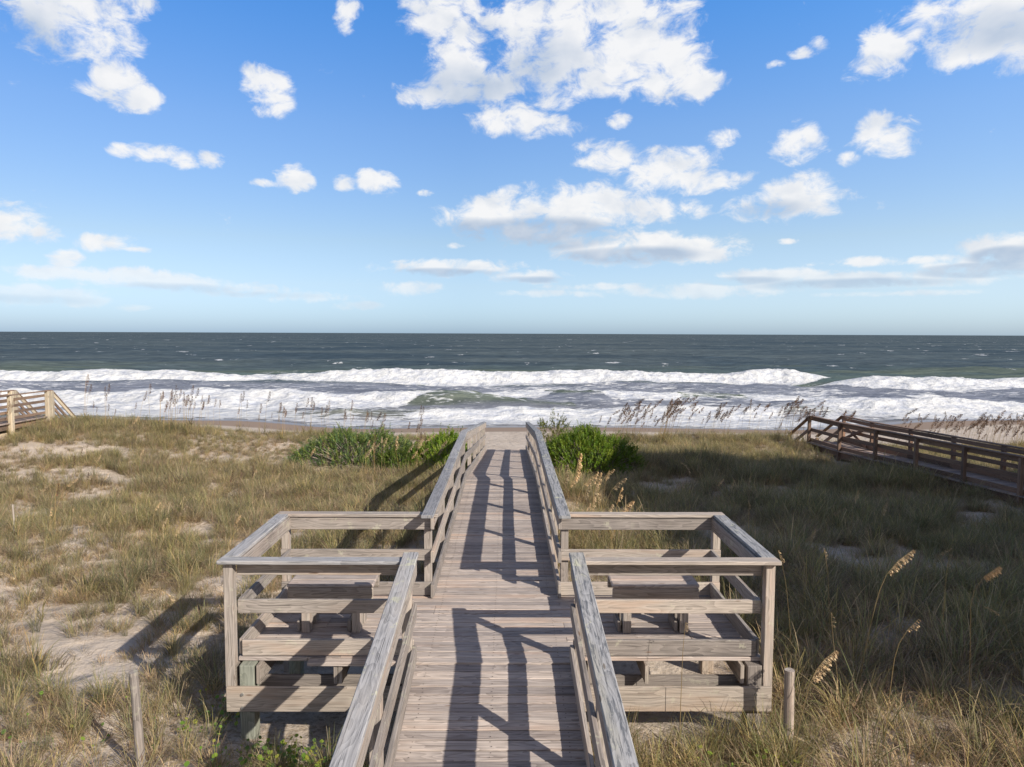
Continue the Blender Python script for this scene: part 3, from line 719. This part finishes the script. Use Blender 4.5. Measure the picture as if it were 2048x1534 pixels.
class FM:
    """faces with a colour per vertex"""
    def __init__(s): s.v = []; s.f = []; s.c = []
    def strip(s, pts, widths, side, col, col2=None):
        i0 = len(s.v); n = len(pts); col2 = col2 or col
        for k, (p, w) in enumerate(zip(pts, widths)):
            q = k/(n-1); c = [a+(b-a)*q for a, b in zip(col, col2)]
            s.v.append(p-side*w); s.v.append(p+side*w); s.c += [c, c]
        for k in range(n-1): a = i0+2*k; s.f.append((a, a+1, a+3, a+2))
    def leaf(s, p, d, side, L, w, col):
        i0 = len(s.v); s.v += [p, p+d*(L*.45)+side*w, p+d*L, p+d*(L*.45)-side*w]; s.f.append((i0, i0+1, i0+2, i0+3)); s.c += [col]*4
    def mesh(s, name, m, off=None):
        me = bpy.data.meshes.new(name); off = off or Vector((0, 0, 0))
        me.from_pydata([tuple(v-off) for v in s.v], [], s.f)
        a = me.attributes.new('col', 'FLOAT_COLOR', 'POINT'); a.data.foreach_set('color', [x for c in s.c for x in (*c, 1.)])
        me.materials.append(m); return me
GREENS = [(.24, .25, .105), (.20, .245, .115), (.30, .285, .12), (.17, .22, .105), (.34, .31, .15)]
STRAWS = [(.56, .44, .27), (.44, .33, .21), (.64, .53, .34), (.31, .215, .15), (.50, .41, .27), (.36, .265, .21)]
def tuft(seed, n, straw, hmin, hmax, flat=0., spread=.11):
    r = random.Random(seed); fm = FM()
    for _ in range(n):
        a = r.uniform(0, 6.283); rr = spread*math.sqrt(r.random())
        root = Vector((math.cos(a)*rr, math.sin(a)*rr, -.02))
        dirn = a+r.uniform(-1.1, 1.1); out = Vector((math.cos(dirn), math.sin(dirn), 0))
        L = r.uniform(hmin, hmax); lean = r.uniform(.08, .75)+flat; droop = r.uniform(.2, 1.5)
        w = r.uniform(.0026, .0046); side = Vector((-out.y, out.x, r.uniform(-.4, .4))).normalized()
        pts = []; p = root.copy(); th = lean*.4; K = 5
        for k in range(K+1):
            pts.append(p.copy()); q = (k+.5)/K; th = lean*.5+droop*q*q*1.25
            th = min(th, 2.3); p = p+(out*math.sin(th)+Vector((0, 0, math.cos(th))))*(L/K)
            if p.z < .01: p.z = .01+r.random()*.02
        isS = r.random() < straw
        c = r.choice(STRAWS if isS else GREENS); f = r.uniform(.8, 1.2); c = tuple(x*f for x in c)
        tip = tuple(x*y for x, y in zip(c, (1.25, 1.1, 1.0))) if not isS else c
        base = tuple(a_*.5+b_*.5 for a_, b_ in zip(c, (.30, .225, .14)))
        fm.strip(pts, [w*.8, w, w, w*.85, w*.55, w*.08], side, base, tip)
    return fm
src = bpy.data.collections.new('grass_sources')
SPEC = [(44, .2, .30, .70, .1), (52, .3, .26, .6, .25), (44, .45, .26, .65, .3), (40, .25, .35, .85, .05), (50, .65, .2, .52, .5), (52, .85, .18, .5, .65), (38, .95, .12, .4, 1.05), (30, .15, .2, .45, .3)]
for i, (n, st, a, b, fl) in enumerate(SPEC):
    fm = tuft(100+i, n, st, a, b, fl, .11 if i < 6 else .2)
    o = bpy.data.objects.new('tuft_%02d' % i, fm.mesh('tuft_%02d' % i, M_GRASS)); src.objects.link(o)
def scatter():
    N = 50000
    y = 2.2 + 28.4*np.sqrt(rng.random(N)); half = .80*y+3.0
    x = (rng.random(N)*2-1)*half
    keep = rng.random(N) < veg_cover(x, y)*1.0
    # thin out with distance a little, none under the walks
    keep &= ~((np.abs(x+.1) < .93) & (y < 27.5))
    plat = (x > -2.75) & (x < 2.6) & (y > 6.3) & (y < 8.45)
    keep &= ~plat
    rw = (np.interp(y, [12, 24, 27], [13.9, 11.4, 11.2]) - .1 < x) & (x < np.interp(y, [12, 24, 27], [15.1, 12.6, 12.5])+.1)
    keep &= ~rw
    keep &= ~((x > -19.1) & (x < -17.4) & (y < 30))
    # shade and trampling beside the platforms
    keep &= ~((x > -3.2) & (x < -2.5) & (y > 6.2) & (y < 7.6) & (rng.random(N) < .75))
    keep &= ~((np.abs(x+.1) < 1.15) & (rng.random(N) < .6))
    keep &= ~((x > -2.6) & (x < -.9) & (y > 4.5) & (y < 6.4) & (rng.random(N) < .8))
    for (a, b, ra, rb) in ((2.45, 21.6, 1.6, 1.7), (-4.9, 23.2, 2.3, 1.4), (-1.95, 22.3, .8, 1.2), (-3.3, 22.3, .9, .9)):
        keep &= ~(((x-a)/ra)**2+((y-b)/rb)**2 < 1)
    keep &= ~((np.abs(x) < 1.6) & (y > 24.6))
    x, y = x[keep], y[keep]; n = len(x)
    z = ground_z(x, y)
    right = smooth(0, 4, x); cov = veg_cover(x, y)
    u = rng.random(n); v = fbm(x*.8, y*.8, 71, 3)
    dry = .86-.12*right + (v-.5)*1.9
    idx = np.where(u < dry, rng.choice([2, 4, 5, 5, 6, 6, 2], n), rng.choice([0, 1, 2, 3, 0, 1, 7], n))
    idx = np.where((cov < .35) & (rng.random(n) < .6), rng.choice([6, 6, 7, 5], n), idx)
    sc = rng.uniform(.55, 1.05, n)*(.7+.4*cov)*(.84+.20*smooth(0, 3, x))
    sc = sc*(1-.45*smooth(22.5, 24.5, y)*smooth(-14, -10, x))
    sc = sc*(.62+.76*fbm(x*1.1+3, y*1.1, 83, 2))
    lowz = (np.abs(x+.1) < 3.0) & (y > 5.4) & (y < 9.5)
    sc = np.where(lowz, np.minimum(sc, .72), sc)
    # thin litter of short dead and green tufts over the open sand
    M = 30000; y2 = 3.5+25*rng.random(M)**1.15; x2 = (rng.random(M)*2-1)*(.8*y2+2.5)
    k2 = (veg_cover(x2, y2) < .75) & (rng.random(M) < .75) & (np.abs(x2+.1) > 1.0) & ~((x2 > -2.75) & (x2 < 2.6) & (y2 > 6.2) & (y2 < 8.45)) & (y2 < 28) & ~((x2 > 11) & (y2 > 12)) & (x2 > -17)
    k2 &= (fbm(x2*.9, y2*.9, 61, 3) > .36)
    x2, y2 = x2[k2], y2[k2]; m_ = len(x2)
    x = np.concatenate([x, x2]); y = np.concatenate([y, y2]); z = np.concatenate([z, ground_z(x2, y2)])
    idx = np.concatenate([idx, rng.choice([6, 6, 6, 5, 4, 7, 3], m_)]); sc = np.concatenate([sc, rng.uniform(.3, .75, m_)])
    # tufts growing out from under the front beam of the right platform
    q = 70; x3 = rng.uniform(.85, 2.75, q); y3 = rng.uniform(5.75, 6.42, q)
    x = np.concatenate([x, x3]); y = np.concatenate([y, y3]); z = np.concatenate([z, ground_z(x3, y3)])
    idx = np.concatenate([idx, rng.choice([0, 3, 4, 5, 6, 6, 2], q)]); sc = np.concatenate([sc, rng.uniform(.45, .85, q)]); n = len(x)
    return x, y, z, idx.astype(np.int32), sc, n
gx, gy, gz, gi, gs, gn = scatter()
pm = bpy.data.meshes.new('beach_grass'); pm.vertices.add(gn)
pm.vertices.foreach_set('co', np.stack([gx, gy, gz], -1).astype(np.float32).ravel())
def pattr(me, name, typ, key, data):
    a = me.attributes.new(name, typ, 'POINT'); a.data.foreach_set(key, data)
wind = rng.normal(.10, .13, gn)
rot = np.stack([rng.normal(0, .1, gn), wind, rng.random(gn)*6.283], -1).astype(np.float32)
pattr(pm, 'rot', 'FLOAT_VECTOR', 'vector', rot.ravel()); pattr(pm, 'idx', 'INT', 'value', gi); pattr(pm, 'scl', 'FLOAT', 'value', gs.astype(np.float32))
def instancer(name, coll):
    g = bpy.data.node_groups.new(name, 'GeometryNodeTree')
    g.interface.new_socket('Geometry', in_out='INPUT', socket_type='NodeSocketGeometry'); g.interface.new_socket('Geometry', in_out='OUTPUT', socket_type='NodeSocketGeometry')
    gi_ = g.nodes.new('NodeGroupInput'); go = g.nodes.new('NodeGroupOutput')
    ci = g.nodes.new('GeometryNodeCollectionInfo'); ci.inputs['Collection'].default_value = coll; ci.inputs['Separate Children'].default_value = True; ci.inputs['Reset Children'].default_value = True
    ip = g.nodes.new('GeometryNodeInstanceOnPoints'); ip.inputs['Pick Instance'].default_value = True
    def na(nm, t):
        n = g.nodes.new('GeometryNodeInputNamedAttribute'); n.data_type = t; n.inputs['Name'].default_value = nm; return n.outputs['Attribute']
    g.links.new(gi_.outputs[0], ip.inputs['Points']); g.links.new(ci.outputs[0], ip.inputs['Instance'])
    g.links.new(na('idx', 'INT'), ip.inputs['Instance Index']); g.links.new(na('rot', 'FLOAT_VECTOR'), ip.inputs['Rotation']); g.links.new(na('scl', 'FLOAT'), ip.inputs['Scale'])
    g.links.new(ip.outputs[0], go.inputs[0]); return g
go = link_mesh('beach_grass', pm); md = go.modifiers.new('scatter', 'NODES'); md.node_group = instancer('grass_scatter', src)
props(go, 'clumps of green and straw coloured beach grass covering the dunes', 'grass', kind='stuff')

# low vines with round leaves beside the boardwalk
def vine():
    fm = FM(); r = random.Random(5)
    for (cx_, cy_, rx, ry, n) in ((-1.75, 5.85, .8, .4, 420), (-1.3, 5.2, .5, .3, 90), (1.9, 5.5, .6, .5, 110), (1.2, 5.2, .4, .4, 60), (-2.9, 6.9, .4, .5, 90), (2.2, 5.9, .4, .3, 50), (-4.2, 6.3, .9, .7, 22), (4.2, 12, 2, 1, 40)):
        for _ in range(n):
            x = r.gauss(cx_, rx*.5); y = r.gauss(cy_, ry*.5); z = GZf(x, y)+r.uniform(.02, .2)
            c = r.choice([(.16, .28, .04), (.24, .33, .05), (.38, .40, .06), (.12, .2, .05)])
            nrm = Vector((r.gauss(0, .5), r.gauss(-.3, .5), 1)).normalized(); t = nrm.orthogonal().normalized(); b = nrm.cross(t); R = r.uniform(.010, .024)
            i0 = len(fm.v); fm.v += [Vector((x, y, z))+(t*math.cos(k*.7854)+b*math.sin(k*.7854))*R for k in range(8)]; fm.f.append(tuple(range(i0, i0+8))); fm.c += [c]*8
            fm.strip([Vector((x, y, z)), Vector((x+r.uniform(-.03, .03), y, GZf(x, y)))], [.0012, .0015], t, c)
    return fm
o = link_mesh('ground_vine', vine().mesh('ground_vine', M_LEAF)); props(o, 'low round leaved vines creeping over the sand beside the boardwalk', 'ground cover', kind='stuff')

# ------------------------------------------------------------------ shrubs
def shrub(cx_, cy_, rx, ry, h, n, cols, label, seed, sprig=.24, lean=0., nleaf=52):
    r = random.Random(seed); z0 = GZf(cx_, cy_)
    T = thing('shrub', (cx_, cy_, z0), label, 'shrub', 'shrubs beside the boardwalk')
    fm = FM(); st = MB(); org = Vector((cx_, cy_, z0))
    for k in range(n):
        a = r.uniform(0, 6.283); u = r.random()**.5
        lob = .9+.12*math.sin(a*3+seed)+.08*math.sin(a*7+seed*2)
        px, py = math.cos(a)*u*rx*lob, math.sin(a)*u*ry*lob
        top = h*math.sqrt(max(.06, 1-u**2.6))*(.72+.42*float(vnoise(px*1.5+seed, py*1.5)))
        pz = top*(r.uniform(.78, 1.) if r.random() < .72 else r.uniform(.1, .8))-sprig*.6
        base = org+Vector((px, py, max(-.05, pz)))
        d = Vector((px*.7/rx+r.gauss(0, .3)+lean, py*.7/ry+r.gauss(0, .3), .9)).normalized()
        L = sprig*(r.uniform(.6, 1.35) if r.random() < .88 else r.uniform(1.4, 2.1)); col0 = r.choice(cols); f0 = r.uniform(.75, 1.25)
        for j in range(nleaf):
            q = r.random(); p = base+d*(L*q); an = r.uniform(0, 6.283)
            o1 = d.orthogonal().normalized(); o2 = d.cross(o1); rad = o1*math.cos(an)+o2*math.sin(an)
            ld = (d*.8+rad*.75).normalized(); f = f0*r.uniform(.8, 1.2)
            fm.leaf(p+rad*.012, ld, ld.cross(rad).normalized(), r.uniform(.035, .062)*(1.1-.5*q), r.uniform(.007, .012), tuple(x*f for x in col0))
        if k % 7 == 0:
            st.pole(org+Vector((px*.15, py*.15, -.1)), base+d*L*.5, .018, .005, 6)
    me = fm.mesh('foliage', M_LEAF, org); link_mesh('foliage', me, T)
    st.build('stem', M_BEAM, T); return T
BRIGHT = [(.17, .27, .02), (.22, .31, .028), (.13, .23, .02), (.25, .31, .035)]
DARKG = [(.13, .20, .06), (.10, .165, .06), (.17, .235, .06), (.24, .28, .07)]
shrub(2.45, 21.9, 1.65, 1.5, 1.3, 1700, BRIGHT, 'rounded bright green shrub right of the far boardwalk railing', 2, .26)
shrub(-4.9, 23.6, 2.4, 1.3, 1.15, 1400, DARKG, 'broad dark green juniper like shrub on the dune left of the boardwalk', 3, .26)
shrub(-1.95, 22.5, .95, 1.2, 1.1, 650, BRIGHT, 'small yellow green shrub against the left boardwalk railing', 4, .26)
shrub(-3.3, 22.5, 1.0, .9, .85, 380, [(.17, .25, .04), (.22, .28, .05)], 'low light green shrub in front of the dark green one', 6, .2)
shrub(1.5, 23.6, .7, .7, 1.6, 140, [(.16, .19, .03), (.2, .2, .05)], 'wispy yellow green shrub behind the bright green one at the railing', 8, .22)

# ------------------------------------------------------------------ sea oats
def oat_fm(seed, h, lean, headlen, droop, nsp, colh, fat=1.):
    r = random.Random(seed); stem = FM(); head = FM()
    pts = []; p = Vector((0, 0, 0)); K = 9; th = lean*.3
    for k in range(K+1):
        pts.append(p.copy()); q = (k+1)/K; th = lean*(.35+.65*q)+droop*max(0, q-.72)*2.6
        p = p+Vector((math.sin(th), r.uniform(-.02, .02), math.cos(th)))*(h/K)
    cs = r.choice([(.42, .31, .15), (.36, .27, .14)]); 
    for side in (Vector((1, 0, 0)), Vector((0, 1, 0))):
        stem.strip(pts, [.0042-.0022*k/K for k in range(K+1)], side, cs, tuple(x*.9 for x in cs))
    for _ in range(6):                       # basal blades
        a = r.uniform(0, 6.283); o = Vector((math.cos(a), math.sin(a), 0)); L = r.uniform(.3, .6)
        stem.strip([Vector((0, 0, 0)), o*.1*L+Vector((0, 0, .45*L)), o*.4*L+Vector((0, 0, .75*L)), o*.8*L+Vector((0, 0, .7*L))], [.004, .005, .004, .0005], Vector((-o.y, o.x, 0)), (.16, .15, .06), (.26, .2, .1))
    tot = h; hs = max(0., 1-headlen/h)
    for i in range(nsp):
        q = hs+(1-hs)*((i+r.random())/nsp); f = q*K; k = min(int(f), K-1); b = pts[k].lerp(pts[k+1], f-k)
        env = math.sin(math.pi*min(1, max(.08, (q-hs)/(1-hs)*.9+.1)))*.9+.15
        a = r.uniform(-1.2, 1.2); drop = Vector((.5*math.cos(a)+.25, .6*math.sin(a), -r.uniform(.2, 1.0))).normalized()
        stalk = b+Vector((.2, 0, .2))*.04*env+drop*r.uniform(.01, .055)*env*fat
        d = (drop+Vector((.25, 0, -.35))).normalized(); sd_ = d.cross(Vector((r.uniform(-1, 1), r.uniform(-1, 1), .3))).normalized()
        c = r.choice(colh); f_ = r.uniform(.8, 1.25)
        head.leaf(stalk, d, sd_, r.uniform(.022, .034)*fat, r.uniform(.005, .0075)*fat, tuple(x*f_ for x in c))
        head.strip([b, stalk], [.0012, .0010], sd_, c)
    return stem, head
def join(a, b):
    n = len(a.v); f = FM(); f.v = a.v+b.v; f.c = a.c+b.c; f.f = a.f+[tuple(i+n for i in q) for q in b.f]; return f
BROWNH = [(.11, .065, .042), (.16, .09, .055), (.08, .05, .035)]
PALEH = [(.50, .37, .22), (.42, .30, .18), (.55, .43, .27)]
UPF = [join(*oat_fm(300+i, 1.25+.1*i, .03+.02*i, .30+.02*i, .25, 55, BROWNH, 1.25)) for i in range(4)]
UP = [f.mesh('sea_oat', M_OAT) for f in UPF]
LEANF = [join(*oat_fm(320+i, 1.3+.1*i, .20+.05*i, .36, .55+.1*i, 75, BROWNH, 1.45)) for i in range(5)]
LEAN = [f.mesh('sea_oat', M_OAT) for f in LEANF]
PALE = [join(*oat_fm(340+i, 1.15+.1*i, (.25, -.2, .1, .4)[i], .30, .8, 50, PALEH, 1.2)).mesh('sea_oat', M_OAT) for i in range(4)]
ro = random.Random(99)
def oat(me, x, y, s, label, rz=None, group='sea oats on the dunes'):
    o = bpy.data.objects.new('sea_oat', me); COL.objects.link(o); o.location = (x, y, GZf(x, y)-.02); o.scale = (s, s, s)
    o.rotation_euler = (ro.gauss(0, .05), ro.gauss(0, .05), rz if rz is not None else ro.gauss(0, .5)); props(o, label, 'sea oat', group); return o
def px_to_xy(px, Y): r_ = ray(px, 700); return r_.x/r_.y*Y
# (photo columns, count, depth range, meshes, scale range, label)
BANDS = [((165, 700), 54, (25.8, 28.6), UP, (.8, 1.28), 'upright slender sea oat with a dark head on the left dune crest'),
         ((700, 930), 17, (24.5, 27.5), UP+LEAN[:2], (.75, 1.1), 'dark headed sea oat behind the left shrubs'),
         ((1130, 1240), 7, (24.8, 27.5), LEAN, (.75, 1.0), 'dark headed sea oat behind the bright green shrub'),
         ((1238, 1350), 34, (25.3, 27.2), LEAN, (.9, 1.25), 'wind bent sea oat in the dense clump on the right dune crest'),
         ((1360, 1620), 26, (25.5, 28.3), LEAN, (.75, 1.2), 'leaning sea oat on the crest between dense clump and dark boardwalk'),
         ((1610, 1700), 10, (25.0, 27.5), LEAN, (.9, 1.2), 'leaning dark sea oat beside the stair rail of the dark boardwalk'),
         ((1795, 2060), 56, (24.0, 28.8), LEAN, (.85, 1.2), 'leaning dark sea oat in the row beyond the dark boardwalk'),
         ((20, 560), 20, (14, 24), UP+PALE, (.55, .95), 'dry sea oat standing in the grass on the left dune'),
         ((600, 880), 24, (19.5, 22.5), PALE+UP[:2], (.75, 1.05), 'straw stemmed sea oat in front of the dark green shrub')]
fr = FM()
for (a, b), n, (y0, y1), fms in (((1245, 1345), 26, (26, 27.6), LEANF), ((1360, 1610), 24, (26, 28.4), LEANF), ((1795, 2150), 52, (25.5, 29), LEANF), ((180, 700), 26, (26.5, 28.6), UPF), ((-150, 20), 14, (24, 28), UPF)):
    for _ in range(n):
        Y_ = ro.uniform(y0, y1); x_ = px_to_xy(ro.uniform(a, b), Y_); sc_ = ro.uniform(.6, 1.1); f = ro.choice(fms); o_ = Vector((x_, Y_, GZf(x_, Y_)-.02))
        M3 = Matrix.Rotation(ro.gauss(0, .5), 3, 'Z') @ Matrix.Rotation(ro.gauss(0, .07), 3, 'Y')
        n0_ = len(fr.v); fr.v += [o_+(M3 @ v)*sc_ for v in f.v]; fr.c += f.c; fr.f += [tuple(i+n0_ for i in q) for q in f.f]
props(link_mesh('sea_oat_fringe', fr.mesh('sea_oat_fringe', M_OAT)), 'sparse far fringe of dark headed sea oats along the dune crest', 'sea oats', kind='stuff')
for (a, b), n, (y0, y1), meshes, (s0, s1), lab in BANDS:
    knots = [ro.uniform(a, b) for _ in range(max(3, n//7))]
    for _ in range(n):
        px = ro.uniform(a, b) if ro.random() < .35 else min(b, max(a, ro.gauss(ro.choice(knots), (b-a)*.035+4))); Y_ = ro.uniform(y0, y1); x = px_to_xy(px, Y_)
        if -.95 < x+.1 < .95: continue
        oat(ro.choice(meshes), x, Y_, ro.uniform(s0, s1), lab)
def big_oat(x, y, h, lean, headlen, droop, fat, seed, label, rz=0., cols=PALEH, nsp=130):
    z = GZf(x, y)-.02; T = thing('sea_oat', (x, y, z), label, 'sea oat', 'sea oats on the dunes'); T.rotation_euler = (0, 0, rz)
    st, hd = oat_fm(seed, h, lean, headlen, droop, nsp, cols, fat)
    link_mesh('stem', st.mesh('stem', M_OAT), T); link_mesh('seed_head', hd.mesh('seed_head', M_OAT), T)
big_oat(3.75, 7.3, 1.75, .28, .36, .9, 1.05, 401, 'tall golden sea oat leaning right in the shaded grass right of the platform', 0)
big_oat(2.55, 6.05, 1.15, .30, .34, .8, 1.2, 402, 'fat pale seed headed sea oat just right of the upright stake', 0, nsp=120)
big_oat(2.62, 6.7, 1.15, -.10, .35, -.3, 1.0, 403, 'thin sea oat with a ragged pale head against the right corner post', 0, nsp=60)
big_oat(4.75, 7.0, 1.6, -.06, .2, 1.4, 1.1, 404, 'sea oat with a nodding pale head at the right edge', 0)
big_oat(1.30, 13.6, 1.75, .05, .55, .3, 1.5, 405, 'tallest golden sea oat in the sunlit bunch beside the bright shrub', 0, nsp=110)
big_oat(1.18, 13.9, 1.5, -.04, .4, .3, 1.3, 406, 'shorter golden sea oat left of the tallest in the sunlit bunch', 0, nsp=80)
big_oat(1.42, 13.3, 1.35, .12, .42, .3, 1.3, 407, 'low golden sea oat at the right of the sunlit bunch', 0, nsp=80)
big_oat(1.85, 12.6, 1.2, .38, .42, .8, 1.5, 408, 'golden sea oat arching right over the grass behind the right platform', 0, nsp=90)
big_oat(4.65, 17.0, 1.3, -.35, .35, -.7, 1.2, 409, 'pale sea oat arching left in the shaded right dune', 0, nsp=60)
big_oat(-2.05, 19.4, 1.35, .3, .45, .6, 1.4, 410, 'pale sea oat leaning right beside the left railing shadow', 0)

big_oat(3.3, 7.9, 1.45, -.16, .16, -.2, .7, 421, 'thin bare straw stalk leaning left right of the corner post', 0, nsp=14)
big_oat(4.05, 8.6, 1.25, -.12, .14, -.2, .7, 422, 'thin bare stalk left of the tall golden sea oat', .3, nsp=10)
big_oat(3.2, 6.5, 1.2, -.2, .16, .1, .7, 423, 'slender bare stalk crossing the lit tuft behind the upright stake', .2, nsp=10)
big_oat(3.45, 6.2, 1.3, .12, .16, .9, .8, 424, 'thin stalk bending over at the lower right beside the fat seed head', 0, nsp=16)
big_oat(5.2, 8.2, 1.25, .02, .14, .2, .7, 425, 'straight bare stalk in the shaded grass near the right edge', 0, nsp=8)
big_oat(5.6, 7.4, 1.1, -.5, .2, -.9, .9, 426, 'low stalk arching left in the shaded grass at the right edge', 0, nsp=20)
big_oat(1.62, 6.35, 1.25, .02, .10, .1, .6, 427, 'thin upright brown stalk in front of the right platform rails', 0, nsp=8)
big_oat(-6.6, 9.9, 1.15, -.9, .4, -1.1, 1.1, 428, 'golden sea oat bowed flat to the left at the left edge', 0, nsp=60)
big_oat(-4.2, 9.3, .95, -.8, .4, -1.1, 1.0, 429, 'golden sea oat bowed left above the sand patch by the left platform', 0, nsp=50)
big_oat(-5.4, 8.0, .95, -.35, .12, .1, .7, 430, 'reddish bare stalk leaning left over the left sand', 0, nsp=8)
big_oat(-3.0, 11.4, 1.2, -.2, .14, .1, .8, 431, 'bare golden stalk leaning left behind the corner of the left platform', 0, nsp=8)
for k in range(16):
    oat(ro.choice(PALE), ro.uniform(.95, 2.1), ro.uniform(12.4, 15.5), ro.uniform(.75, 1.1), 'golden straw sea oat in the sunlit bunch between right platform and bright shrub')
for k in range(16):
    Y_ = ro.uniform(9, 15); oat(ro.choice(PALE+UP[:1]), -ro.uniform(1.6, .68*Y_), Y_, ro.uniform(.5, .8), 'short straw coloured sea oat in the near left dune grass')
for k in range(14):
    Y_ = ro.uniform(10, 20); oat(ro.choice(PALE), ro.uniform(3.5, .62*Y_), Y_, ro.uniform(.6, .95), 'thin straw sea oat in the shaded grass of the right dune')
